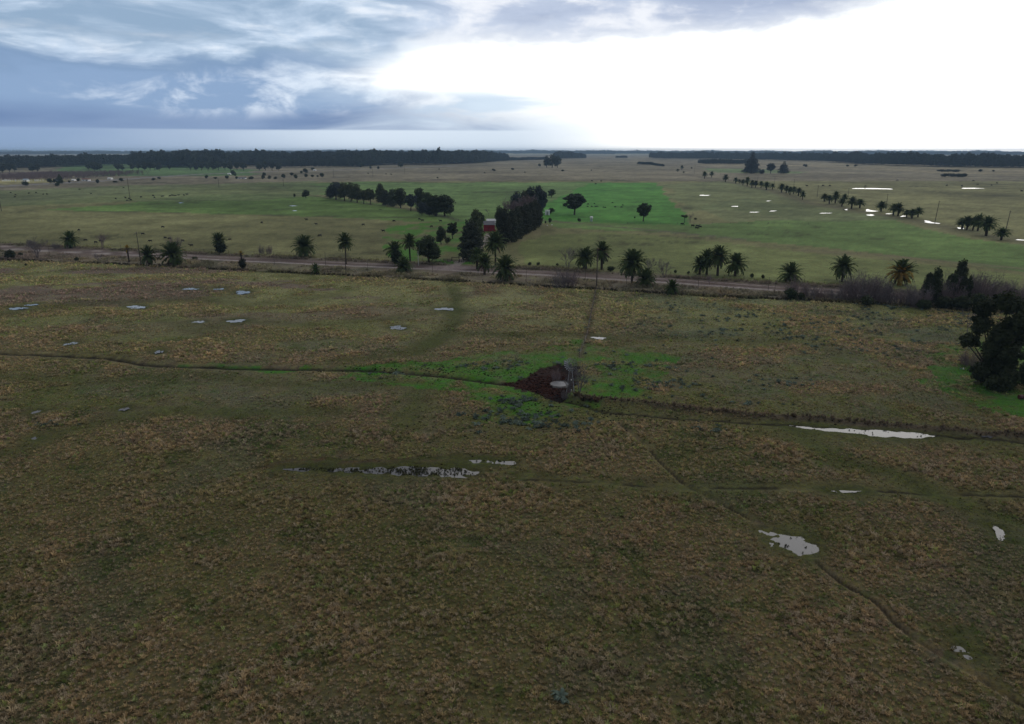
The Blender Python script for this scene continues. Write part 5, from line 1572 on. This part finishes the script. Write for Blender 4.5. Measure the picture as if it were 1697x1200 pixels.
for px, py, lab in ((946.5, 647, 'lower small white bucket by the wind pump'), (946.5, 629, 'upper small white bucket hung near the wind pump')):
    q = at(px, py + 1)
    b = empty('bucket', (q.x, q.y, ground_z(q.x, q.y))); tag(b, lab, 'bucket')
    MB().lathe([(.0, 0), (.11, 0), (.15, .3), (.13, .3), (.10, .03)], 10).build('body', M_WHITE, b)
    MB().tube([(.15 * math.cos(a * .3927), 0, .3 + .14 * math.sin(a * .3927)) for a in range(9)], .008, 3).build('handle', M_GALVD, b)

# ------------------------------------------------------------------ farm buildings


def corrug(mb, x0, x1, y0, z0, y1, z1, n, t=.05):
    """ribbed sheet from (y0, z0) to (y1, z1) between x0 and x1"""
    w = (x1 - x0) / n
    for i in range(n):
        a = x0 + i * w; dz_ = .03 * (i % 2)
        b = len(mb.v)
        mb.v += [(a, y0, z0 + dz_), (a + w, y0, z0 + dz_), (a + w, y1, z1 + dz_), (a, y1, z1 + dz_), (a, y0, z0 + dz_ - t), (a + w, y0, z0 + dz_ - t), (a + w, y1, z1 + dz_ - t), (a, y1, z1 + dz_ - t)]
        for q in ((0, 1, 2, 3), (7, 6, 5, 4), (0, 4, 5, 1), (3, 2, 6, 7), (1, 5, 6, 2), (0, 3, 7, 4)): mb.f.append([b + j for j in q])
    return mb


p = at(811, 383.5); m = mpp(383)
sh = empty('red_shed', (p.x, p.y, 0), rz=R(4)); tag(sh, 'red boarded shed with a grey sheet roof beside the windbreak', 'shed')
W2 = 9.0 * m; HT = 10.8 * m / CP
MB().box((0, 3, HT / 2 - .2), (W2 * 2, 6, HT)).build('wall', M_RED, sh)
nb = 8
brd = MB().box((0, 0, 0), (W2 * 2 / nb - .05, .06, HT - .15)).mesh('board', M_RED)
for i in range(nb):
    if i in (3,): continue
    link('board', brd, sh, (-W2 + (i + .5) * W2 * 2 / nb, -.035, HT / 2 - .1))
dr = MB().box((-W2 + 3.5 * W2 * 2 / nb, -.03, 1.15), (W2 * 2 / nb - .08, .05, 2.3)).build('door', principled('door_dark_red', (0.14, .012, .018), .7), sh)
MB().tube([(-W2 + 3.8 * W2 * 2 / nb, -.09, 1.0), (-W2 + 3.8 * W2 * 2 / nb, -.09, 1.25)], .02, 5).build('handle', M_GALVD, dr)
rf = corrug(MB(), -W2 - .15, W2 + .15, -.35, HT - .22, 4.2, HT + 1.5, 22).build('roof', M_ROOFG, sh)
corrug(MB(), -W2 - .15, W2 + .15, 4.2, HT + 1.5, 6.6, HT + .4, 22).build('roof', M_ROOFG, sh)
gab = MB()
for s in (-1, 1):
    b = len(gab.v); X0 = s * (W2 - .01)
    gab.v += [(X0, 0, HT - .3), (X0, 6, HT - .3), (X0, 6, HT + .5), (X0, 4.2, HT + 1.42), (X0, 0, HT - .15)]; gab.f.append([b, b + 1, b + 2, b + 3, b + 4])
gab.build('gable', M_RED, sh)
MB().box((W2 + .1, -.3, .55), (.9, .5, 1.1)).build('lean_to', M_RUST, sh)

p = at(814, 374.5)
wb = empty('white_roofed_house', (p.x, p.y + 4, 0), rz=R(3)); tag(wb, 'house with a white sheet roof showing just above the red shed', 'house')
m = mpp(372)
MB().box((0, 2.5, 1.2), (5.2, 5, 2.6)).build('wall', M_WHITE, wb)
corrug(MB(), -2.8, 2.8, -.3, 2.52, 5.3, 3.2, 20).build('roof', principled('pale_sheet_roof', (.42, .43, .45), .7), wb)
MB().box((-1.2, -.02, 1.4), (.9, .05, 1.0)).build('window', M_BLACK, wb)
MB().box((1.0, -.02, 1.1), (.9, .05, 2.1)).build('door', M_POLE, wb)

p = at(907.4, 356.5); m = mpp(356)
h = empty('white_hut', (p.x, p.y, 0)); tag(h, 'small whitewashed hut with a dark doorway at the edge of the green field', 'hut')
w = 3.6 * m; H_ = 7.3 * m / CP
ft = MB()   # front wall with a real opening
ft.box((-w * .72, 0, H_ / 2), (w * .56, .15, H_)); ft.box((w * .62, 0, H_ / 2), (w * .76, .15, H_)); ft.box((-.10 * w, 0, H_ * .87), (w * .68, .15, H_ * .26))
ft.build('front_wall', M_WHITE, h)
MB().box((0, 2.6, H_ / 2), (w * 2, .15, H_)).build('back_wall', M_WHITE, h)
for s in (-1, 1): MB().box((s * (w - .075), 1.3, H_ / 2), (.15, 2.44, H_)).build('side_wall', M_WHITE, h)
MB().box((0, 1.25, H_ + .05), (w * 2 + .4, 3.1, .1)).build('roof', M_WHITE, h)
MB().box((-w - 1.1, .4, H_ * .55), (2.2, 1.4, .08)).build('awning', M_WHITE, h)
for x_ in (-w - 2.1,): MB().tube([(x_, .4, 0), (x_, .4, H_ * .55)], .04, 5).build('post', M_PALE, h)

p = at(980, 367); m = mpp(367)
tw = empty('tank_tower', (p.x, p.y, 0)); tag(tw, 'small white water tank on a short pale tower below the green field', 'tank tower')
w = 2.2 * m
for sx, sy in cor: MB().tube([(sx * w * .8, sy * w * .8, -.1), (sx * w * .75, sy * w * .75, 5 * m)], .09, 6).build('leg', M_PALE, tw)
MB().box((0, 0, 5.06 * m), (w * 2.1, w * 2.1, .12)).build('platform', M_PALE, tw)
MB().lathe([(0, 5.2 * m), (w * 1.15, 5.2 * m), (w * 1.15, 7.7 * m), (w * .7, 8.3 * m), (0, 8.6 * m)], 16).build('tank', M_WHITE, tw)
MB().lathe([(0, 0), (w * .55, 0), (w * .55, 4.9 * m), (0, 4.9 * m)], 10).build('column', principled('pale_green_wall', (.32, .42, .38), .8), tw)
for px, py, lab in ((907, 374.2, 'left white sack on the bare ground before the hut'), (914.5, 373.2, 'right white sack on the bare ground before the hut'), (797, 354, 'white sign board showing over the trees left of the shed'), (783, 423, 'white speck of a milk churn beside the drive'), (807, 406, 'white drum behind the tall clear-trunked palm')):
    q = at(px, py); m = mpp(py)
    bm = bmesh.new(); bmesh.ops.create_icosphere(bm, subdivisions=2, radius=1.0)
    for v_ in bm.verts: v_.co = Vector((v_.co.x * (1 + .12 * math.sin(v_.co.y * 7)), v_.co.y, max(-.35, v_.co.z)))
    me = bpy.data.meshes.new('sack'); bm.to_mesh(me); bm.free(); me.materials.append(M_WHITE)
    if py == 354: continue
    o = tag(link('sack', me, None, (q.x, q.y, .15)), lab.replace('milk churn', 'sack').replace('drum', 'sack'), 'sack'); o.scale = (1.2 * m, .8 * m, .75 * m)

# gate and its wings
p = at(755, 434.5); m = mpp(434)
gt = empty('farm_gate', (p.x, p.y, 0), rz=R(-6)); tag(gt, 'dark timber farm gate with a high crossbar across the drive', 'gate')
hw = 6 * m; gh = 8.5 * m
for s in (-1, 1): MB().box((s * hw, 0, gh / 2), (.22, .22, gh)).build('post', M_BARK, gt)
MB().box((0, 0, gh - .12), (hw * 2 + .3, .18, .2)).build('crossbar', M_BARK, gt)
for nm, x0, x1 in (('left_wing', -hw - 14 * m, -hw - .15), ('right_wing', hw + .15, hw + 7 * m)):
    wg = empty(nm, (0, 0, 0)); wg.parent = gt
    n = max(2, int((x1 - x0) / 1.6))
    for i in range(n + 1): MB().box((x0 + (x1 - x0) * i / n, 0, .6), (.14, .14, 1.4)).build('post', M_BARK, wg)
    for z in (.35, .75, 1.15): MB().box(((x0 + x1) / 2, -.1, z), (abs(x1 - x0), .05, .16)).build('rail', M_BARK, wg)

# ------------------------------------------------------------------ poles and fences


def pole(px, py, top, label, arm=1.4, mat=None, group=None, cat='utility pole', name='utility_pole', r=.13, lean=0.0):
    p = at(px, py); m = mpp(py); H_ = (py - top) * m / CP
    e = empty(name, (p.x, p.y, ground_z(p.x, p.y)), rz=R((px * 13) % 40 - 20)); tag(e, label, cat, group)
    MB().tube([(0, 0, -.3), (lean * H_ * .5, 0, H_ * .5), (lean * H_, 0, H_)], [r * 1.2, r, r * .75], 8).build('shaft', mat or M_POLE, e)
    if arm:
        ca_ = MB().box((lean * H_, -.12, H_ - .55), (arm, .1, .12)).build('crossarm', M_POLE, e)
        for x_ in (-arm * .42, 0, arm * .42):
            MB().lathe([(0, 0), (.05, 0), (.06, .08), (.03, .16), (0, .18)], 8, (lean * H_ + x_, -.12, H_ - .48)).build('insulator', M_PALE, ca_)
    return e


pole(234, 441, 387, 'wooden power pole standing by the low palm near the left end of the road', arm=1.3, r=.14)
pole(988.5, 477, 415, 'tallest pole at the corner where the field fence meets the road', arm=0, r=.16)
pole(693.5, 440, 417, 'white post beside the big round dark tree', arm=0, mat=M_PALE, cat='post', name='white_post', r=.10)
pole(573.5, 455, 432, 'thin grey fence strainer post below the tall slender palm', arm=0, cat='post', name='strainer_post', r=.12)
pole(2.5, 350, 318, 'dark pole at the left picture edge with a crossarm', arm=2.2, r=.2)
pole(216, 332, 298, 'tall dark pole among the black cattle at the left', arm=1.6, r=.2)
pole(363, 311, 296, 'pole in the pasture left of the far tree line', arm=1.6, r=.2)
pole(470, 309, 298, 'small pole in the pasture right of the far bushes', arm=1.6, r=.2)
pole(553, 294, 281, 'left of two distant poles below the lower grove', arm=1.6, r=.2)
pole(618, 293, 280, 'right of two distant poles below the lower grove', arm=1.6, r=.2)
pole(671, 288, 276, 'distant pole against the broad dark wood', arm=1.6, r=.2)
pole(540, 440, 418, 'slim fence pole beyond the road right of the oval palm', arm=0, r=.07, cat='post', name='slim_post')
pole(1354, 327, 308, 'pole before the clump left of the flooded ditch', arm=1.6, r=.16)
pole(1405, 328, 313, 'pole rising behind the clump left of the flooded ditch', arm=1.6, r=.16)
pole(1468, 347, 323, 'pole behind the lone ditch palm', arm=1.8, r=.16)
pole(1549.5, 367, 335, 'dark pole between the bright ditch and the near avenue clump', arm=1.8, r=.17, lean=.06)
pole(1667, 381, 351, 'dark pole rising behind the low broad palm at the right', arm=1.8, r=.17, lean=.06)
pole(1315, 313, 298, 'pole standing among the middle group of avenue palms', arm=1.6, r=.16)
pole(1283, 309, 295, 'thin pole left of the middle group of avenue palms', arm=1.4, r=.12)
pole(1255, 306, 292, 'thin pole behind the first long avenue row', arm=1.4, r=.12)
pole(1193, 298, 284, 'thin pole in the gap of the far avenue', arm=1.4, r=.12)
pole(1151, 288, 273, 'thin pole at the far end of the avenue', arm=1.4, r=.12)
for i, px in enumerate((82, 327, 455, 610, 717, 872, 970, 1038, 1157, 1283, 1273)):
    yr = float(np.interp(px, [0, 200, 400, 600, 800, 1000, 1200, 1400], [419, 428, 438, 448, 458, 467, 480, 489])) + (6 if i % 2 else -2)
    pole(px, yr, yr - 21, '%s thin grey roadside stake counted from the left' % ORD[(0, 1, 2, 3, 4, 5, 6, 7, 8, 10, 9)[i]], arm=0, r=.055, cat='stake', name='stake', group='thin stakes along the road')


def fence(name, P, label, gap=5.0, h=1.25, wires=5, mat=None, r=.06):
    e = empty(name, (P[0][0], P[0][1], 0)); tag(e, label, 'fence')
    pm = MB(); pts = []
    for i in range(len(P) - 1):
        a, b = P[i], P[i + 1]; L = float(np.hypot(*(b - a))); k = max(1, int(L / gap))
        for j in range(k): pts.append(a + (b - a) * j / k)
    pts.append(P[-1]); pts = np.array(pts); zz = height(pts[:, 0], pts[:, 1]); o_ = P[0]
    for q, z in zip(pts, zz): pm.tube([(q[0] - o_[0], q[1] - o_[1], z - .2), (q[0] - o_[0], q[1] - o_[1], z + h)], r, 4)
    o = pm.build('posts', mat or M_POLE, e); o['kind'] = 'stuff'
    wm = MB()
    for w_ in range(wires):
        wm.tube([(q[0] - o_[0], q[1] - o_[1], z + h * (w_ + .6) / (wires + .1)) for q, z in zip(pts, zz)], .012, 3, caps=False)
    wm.build('wires', M_GALVD, e)
    return e


fence('wire_fence', SOUTH_FENCE, 'long wire fence between the near pasture and the verge', 5.5, 1.3)
fence('wire_fence', NORTH_FENCE, 'wire fence beyond the road, left of the farm gate', 6.0, 1.2)
fence('wire_fence', NORTH_FENCE2, 'wire fence beyond the road, right of the farm gate', 6.0, 1.2)
fence('wire_fence', FIELD_FENCE, 'wire fence running from the tall pole down to the wind pump', 5.0, 1.2)
fence('wire_fence', FARM_LINE, 'wire fence under the bright green field', 9.0, 1.2)
fence('wire_fence', TREE_LINE, 'wire fence under the two shelter rows', 9.0, 1.2)

# ------------------------------------------------------------------ cattle


def cow_mesh(v, graze=True):
    bm = bmesh.new()
    secs = [(-1.05, 1.18, .10, .16), (-.98, 1.10, .26, .30), (-.6, 1.02, .34, .40), (0, .98, .36, .44), (.45, 1.0, .33, .42), (.72, 1.08, .24, .34)]
    if graze: secs += [(1.0, .95, .17, .24), (1.25, .62, .14, .19), (1.42, .36, .15, .17), (1.55, .14, .09, .11)]
    else: secs += [(1.0, 1.28, .17, .24), (1.2, 1.45, .14, .2), (1.42, 1.42, .14, .15), (1.68, 1.28, .09, .10)]
    rings = []
    for x, z, wy, wz in secs:
        rings.append([bm.verts.new((x, wy * math.cos(a), z + wz * math.sin(a))) for a in [k * math.pi / 5 for k in range(10)]])
    for a, b in zip(rings, rings[1:]):
        for k in range(10): bm.faces.new((a[k], a[(k + 1) % 10], b[(k + 1) % 10], b[k]))
    bm.faces.new(rings[0][::-1]); bm.faces.new(rings[-1])
    for x, s in ((-.82, 1), (-.82, -1), (.55, 1), (.55, -1)):
        pr = [(.85, .15), (.48, .09), (.42, .075), (.10, .06), (0, .07)]; off = [0, -.06 if x < 0 else .0, -.02, 0, .03]
        rr = [[bm.verts.new((x + o_ + r_ * math.cos(k * 1.0472), s * .2 + r_ * math.sin(k * 1.0472), z)) for k in range(6)] for (z, r_), o_ in zip(pr, off)]
        for a, b in zip(rr, rr[1:]):
            for k in range(6): bm.faces.new((a[k], a[(k + 1) % 6], b[(k + 1) % 6], b[k]))
        bm.faces.new(rr[-1])
    hx, hz_ = (1.38, .52) if graze else (1.25, 1.55)
    for s in (-1, 1):
        a = [bm.verts.new(q) for q in ((hx, s * .12, hz_), (hx - .06, s * .32, hz_ + .02), (hx + .08, s * .16, hz_ - .08))]; bm.faces.new(a)
    t_ = [bm.verts.new(q) for q in ((-1.07, -.03, 1.25), (-1.07, .03, 1.25), (-1.14, .03, .45), (-1.14, -.03, .45))]; bm.faces.new(t_)
    bmesh.ops.recalc_face_normals(bm, faces=bm.faces)
    me = bpy.data.meshes.new('cow'); bm.to_mesh(me); bm.free(); me.materials.append(M_HIDE)
    return me


COWM = [cow_mesh(0, True), cow_mesh(1, False)]
rc = random.Random(8)


def cows(lst, label, group, sc=1.0, cat='cow'):
    sc *= .72
    for i_, (px, py) in enumerate(sorted(lst)):
        lab_ = '%s %s, counted from the left' % (ORD[i_], label)
        q = at(px, py); o = link('cow', COWM[rc.random() > .7], None, (q.x, q.y, 0))
        o.rotation_euler = (0, 0, rc.choice((0, math.pi)) + rc.uniform(-.6, .6)); k = sc * rc.uniform(.9, 1.12); o.scale = (k, k, k)
        tag(o, lab_, cat, group)


cows([(131, 383), (142, 400), (159, 403.5), (167, 401), (270, 378), (237, 389.5), (249, 401.5), (274, 396), (281, 397), (303, 400.5), (317, 409), (381, 399)], 'black cow grazing just beyond the left verge', 'black cattle beyond the left verge', 1.05)
cows([(18, 320.5), (26, 324), (25, 327.5), (48, 321.5), (60, 320.5), (72, 323), (78, 323), (151, 322), (132, 315), (205, 312)], 'black cow in the loose herd at the left edge pasture', 'loose herd at the left edge', 1.25)
cows([(192, 330.5), (208, 329), (211, 333.5), (214, 330.5), (217, 333), (234, 328), (254, 325.5), (256, 328.5), (268, 326.5), (270, 326.5), (282, 326), (285, 324.5), (287, 325), (291, 325.5), (296, 324.5), (305, 324.5), (310, 323.5)], 'black cow in the herd around the tall dark pole', 'herd around the tall dark pole', 1.3)
cows([(434, 370.5), (508, 365.5), (524, 373), (530, 392.5), (653, 368), (695, 364.5), (700, 367), (730, 368), (715, 377), (635, 384.5), (602, 374)], 'black cow scattered in the brown pasture left of the farm', 'cattle scattered left of the farm', 1.15)
cows([(974.5, 339.5), (974, 343.5), (980.5, 343.5), (985, 338.5), (987, 343.5), (990, 343), (1000, 344.5), (1003, 345), (1015, 337), (1019.5, 344), (1030, 344.5), (1032, 341)], 'black cow on the bright green field', 'herd on the bright green field', .95)
cows([(1130.5, 373.5), (1148, 376), (1154.5, 380), (1156, 377), (1160, 378)], 'black cow below the flat-topped tree', 'cattle below the flat-topped tree', 1.35)
cows([(987, 306), (981, 301), (996, 301), (1337, 309.5), (1364, 309), (1375, 309), (1434, 310), (1620, 307), (1594, 309.5), (1569, 308.5), (1613, 301), (1652, 304.5), (1693, 318), (1643, 308), (1487, 300)], 'black cow far off on the brown range', 'cattle far off on the brown range', 1.7)
for i, (px, py, w) in enumerate(sorted([(818, 283.5, 7), (849, 281.5, 6), (725, 295.5, 4), (932, 284, 6), (1624, 284.5, 8), (1646, 284.5, 5), (1404, 276, 6), (1418, 276, 6), (1334, 276.5, 8), (610, 288, 3), (640, 289, 3), (648, 289.5, 3), (728, 281, 3), (980, 283, 3), (803, 287, 3), (870, 286, 3)])):
    put_tree('shrub', px, py, py - w * .55, w, 'bush', M_DARK, '%s small dark bush alone on the far brown range, counted from the left' % ORD[i], 'shrub', group='small bushes on the far range', n=260, leaf=.16)

# ------------------------------------------------------------------ far-left settlement
FB = [(343, 296, 290, 7), (357, 296.5, 293.5, 9), (377, 296.5, 291, 8), (386, 290, 282, 10), (390, 291.5, 288, 5), (392, 296.5, 292, 6), (407, 296, 293, 4), (417, 297, 292, 11), (436, 297, 289, 7), (438, 291, 285.5, 7), (447, 297, 291, 6), (457, 297, 292.5, 7), (470.5, 295.5, 288, 8), (483.5, 291, 286, 7), (490, 296, 289, 8), (500, 287.5, 283, 5), (506, 287, 279, 10), (519, 282, 278, 8), (507.5, 293.5, 288, 7), (518, 293.5, 289.5, 6), (526, 293.5, 290.5, 5), (533, 294, 286.5, 9),
      (614, 280, 275, 4), (627.5, 280, 275, 5)]
for i, (px, py, top, w) in enumerate(FB):
    put_tree('shrub', px, py, top, w, 'bush', M_DARK, '%s dark bush from the left in the straggling far hedge' % ORD[i], 'shrub', 'bushes of the far hedge', n=420, leaf=.12)
LB = [(42, 308, 300.5, 11, 'bush', 'dark bush by the far road under the blue-white house'), (83, 304, 296, 9, 'round', 'left dark tree of the small clump by the far road'), (90.5, 303.5, 297, 7, 'round', 'small tree in the middle of the clump by the far road'), (100, 304, 289.5, 11, 'cone', 'tall dark conifer by the far road'), (96, 309, 302, 9, 'bush', 'dark bush before the tall conifer, on the near side of the far road'), (115.5, 303, 299, 4, 'bush', 'small bush right of the tall conifer'), (130, 300.5, 295.5, 8, 'bush', 'dark bush between the two white cottages'),
      (107, 294, 292.5, 4, 'bush', 'speck of bush above the tall conifer'), (162, 304, 297, 9, 'bush', 'greyish bush on the roadside right of the red-roofed cottage'), (201.5, 301, 295, 8, 'round', 'dark round tree by the far road right of the long cottage'), (190, 302.5, 299.5, 10, 'bush', 'low grey hedge before the dark round far tree'), (254.5, 299.5, 295, 7, 'round', 'dark round bush on the pasture edge, before the grey bush'), (264, 297, 293, 7, 'bush', 'low grey bush right of the dark round bush')]
for px, py, top, w, shp, lab in LB:
    put_tree('shrub' if shp == 'bush' else 'broadleaf_tree', px, py, top, w, shp, M_DARK if 'grey' not in lab else M_EUC, lab, 'shrub' if shp == 'bush' else 'tree', n=700, leaf=.09)


def cottage(px, py, wpx, hpx, wall, roof, label, name='cottage'):
    p = at(px, py); m = mpp(py); w = wpx * m; h_ = hpx * m
    e = empty(name, (p.x, p.y, 0)); tag(e, label, 'house')
    MB().box((0, 3, h_ * .3), (w, 6, h_ * .66)).build('wall', wall, e)
    r_ = MB(); b = 0
    r_.v = [(-w / 2 - .3, -.4, h_ * .6), (w / 2 + .3, -.4, h_ * .6), (w / 2 + .3, 6.4, h_ * .6), (-w / 2 - .3, 6.4, h_ * .6), (-w / 2 - .3, 3, h_), (w / 2 + .3, 3, h_)]
    r_.f = [[0, 1, 5, 4], [2, 3, 4, 5], [1, 2, 5], [3, 0, 4], [3, 2, 1, 0]]
    r_.build('roof', roof, e)
    MB().box((-w * .22, -.03, h_ * .3), (w * .16, .06, h_ * .25)).build('window', M_BLACK, e)
    MB().box((w * .2, -.03, h_ * .24), (w * .14, .06, h_ * .48)).build('door', M_BLACK, e)


M_SLATE = principled("pale_blue_roof", (0.30, 0.36, 0.42), .6)
cottage(41, 301, 7, 4.5, M_WHITE, M_SLATE, 'small house with a pale blue roof at the far left')
cottage(94, 301, 7, 4, M_SLATE, M_SLATE, 'grey-blue building behind the tall dark conifer')
cottage(120.5, 300, 4, 3, M_WHITE, M_WHITE, 'tiny white cottage right of the tall dark conifer')
cottage(141, 300, 11, 4, M_WHITE, M_TILE, 'cottage with a reddish roof by the far road')
cottage(181, 297.5, 6, 3, M_WHITE, M_WHITE, 'long white cottage by the far road, farther right')
cottage(379.5, 289.5, 5, 2.6, M_WHITE, M_WHITE, 'white house before the long eucalyptus row')
cottage(400, 296.5, 13, 2.6, M_WHITE, M_ROOFG, 'long low pale shed in the far hedge')
cottage(521, 283, 4, 2.0, M_WHITE, M_WHITE, 'small white house among the far bushes')
# leafless orchard with whitewashed trunks
om = [bare_mesh(80 + i, M_TWIG2, 8.0, .55, 4, 2) for i in range(3)]
n = 900; q0, q1 = at(-20, 299), at(99, 299)
A = np.stack([rg.uniform(q0.x - 60, q1.x, n), rg.uniform(q0.y, at(50, 289).y, n)], 1)
scatter('leafless_orchard', A[:, 0], A[:, 1], np.zeros((n, 3)), np.ones((n, 3)) * (.85 + .5 * rg.rand(n, 1)), om, 'mauve mass of leafless orchard trees at the far left', 9, z=0.0, lean=.03)
n = 110
wt = MB().tube([(0, 0, 0), (0, 0, 2.2)], .28, 5).mesh('whitewashed_trunk', M_WHITE)
A = np.stack([rg.uniform(q0.x - 40, at(90, 300).x, n), np.full(n, at(40, 300.5).y) + rg.normal(0, 3, n)], 1)
scatter('whitewashed_trunks', A[:, 0], A[:, 1], np.zeros((n, 3)), np.ones((n, 3)) * (.8 + .4 * rg.rand(n, 1)), [wt], 'row of whitewashed trunks before the leafless orchard', 10, z=0.0, lean=.02)

# ------------------------------------------------------------------ things lying on the right-hand lawn


def logm(px, py, lpx, label, rz, r=.16, n=2):
    p = at(px, py); m = mpp(py); L_ = lpx * m
    e = empty('fallen_log', (p.x, p.y, ground_z(p.x, p.y)), rz=rz); tag(e, label, 'log')
    MB().tube([(-L_ / 2, 0, r), (-L_ * .1, .1, r * 1.2), (L_ / 2, 0, r * .8)], [r, r * 1.1, r * .6], 8).build('stem', M_WOOD, e)
    for i in range(n):
        x = -L_ * .3 + L_ * .5 * i
        MB().tube([(x, 0, r), (x + .4, .35 * (-1) ** i, r * 2.2)], [r * .5, r * .15], 5).build('branch', M_WOOD, e)


logm(1620, 635, 20, 'grey log lying on the lawn left of the great tree', .05)
logm(1661, 642, 18, 'forked grey log lying right under the great tree', -.2, n=3)
logm(1594, 598, 22, 'dead leaning branch propped in the grey twigs', -.5, r=.12)
logm(1603, 604, 16, 'second weathered branch in the heap at the twigs', .9, r=.14)
for px, py, w, lab, b_ in ((1686, 590, 14, 'heap of white and blue sheeting at the right edge of the lawn', True), (1594, 612, 8, 'pale scrap of sheeting at the foot of the grey twigs', False)):
    p = at(px, py); m = mpp(py)
    e = empty('rubbish_heap', (p.x, p.y, ground_z(p.x, p.y))); tag(e, lab, 'rubbish heap')
    rq = random.Random(int(px))
    for i in range(5 if b_ else 3):
        s_ = w * m * rq.uniform(.2, .4)
        MB().box((rq.uniform(-.3, .3) * w * m, rq.uniform(-.3, .3), .15 + .1 * i), (s_, s_ * .7, .06), Euler((rq.uniform(-.6, .6), rq.uniform(-.6, .6), rq.uniform(0, 3))).to_matrix()).build('sheet', M_WHITE if i != 1 else principled('blue_sheet', (.05, .12, .3), .6), e)
p = at(1693, 661); e = empty('dark_red_drum', (p.x, p.y, ground_z(p.x, p.y))); tag(e, 'dark red drum lying at the right picture edge', 'drum')
MB().tube([(-.55, 0, .38), (.55, 0, .38)], .38, 16).build('body', principled('drum_red', (.07, .012, .012), .6), e)
for x_ in (-.2, .2): MB().tube([(x_ - .03, 0, .38), (x_ + .03, 0, .38)], .40, 16).build('hoop', M_GALVD, e)
p = at(1675, 522); m = mpp(522)
e = empty('low_shed', (p.x, p.y, 0), rz=R(6)); tag(e, 'low shed with a rust-red sheet roof half hidden in the right-hand bushes', 'shed')
MB().box((0, 1.2, .75), (15 * m, 2.4, 1.5)).build('wall', M_BARK, e)
corrug(MB(), -8 * m, 8 * m, -.3, 1.52, 2.7, 2.2, 16).build('roof', M_RUST, e)
HAZE = 0.00007
HAZE_TOP = 64.0
# ------------------------------------------------------------------ the air
mh = bpy.data.materials.new("air"); mh.use_nodes = True
t = mh.node_tree; t.nodes.clear()
out = t.nodes.new('ShaderNodeOutputMaterial')
pv = t.nodes.new('ShaderNodeVolumePrincipled')
pv.inputs['Color'].default_value = (0.50, 0.72, 1.0, 1)
pv.inputs['Density'].default_value = HAZE
pv.inputs['Anisotropy'].default_value = 0.0
t.links.new(pv.outputs[0], out.inputs['Volume'])
tag(MB().box((0, 0, (HAZE_TOP - 2) / 2), (29000, 29000, HAZE_TOP + 2)).build('haze', mh), 'thin bluish air over the plain', kind='stuff')
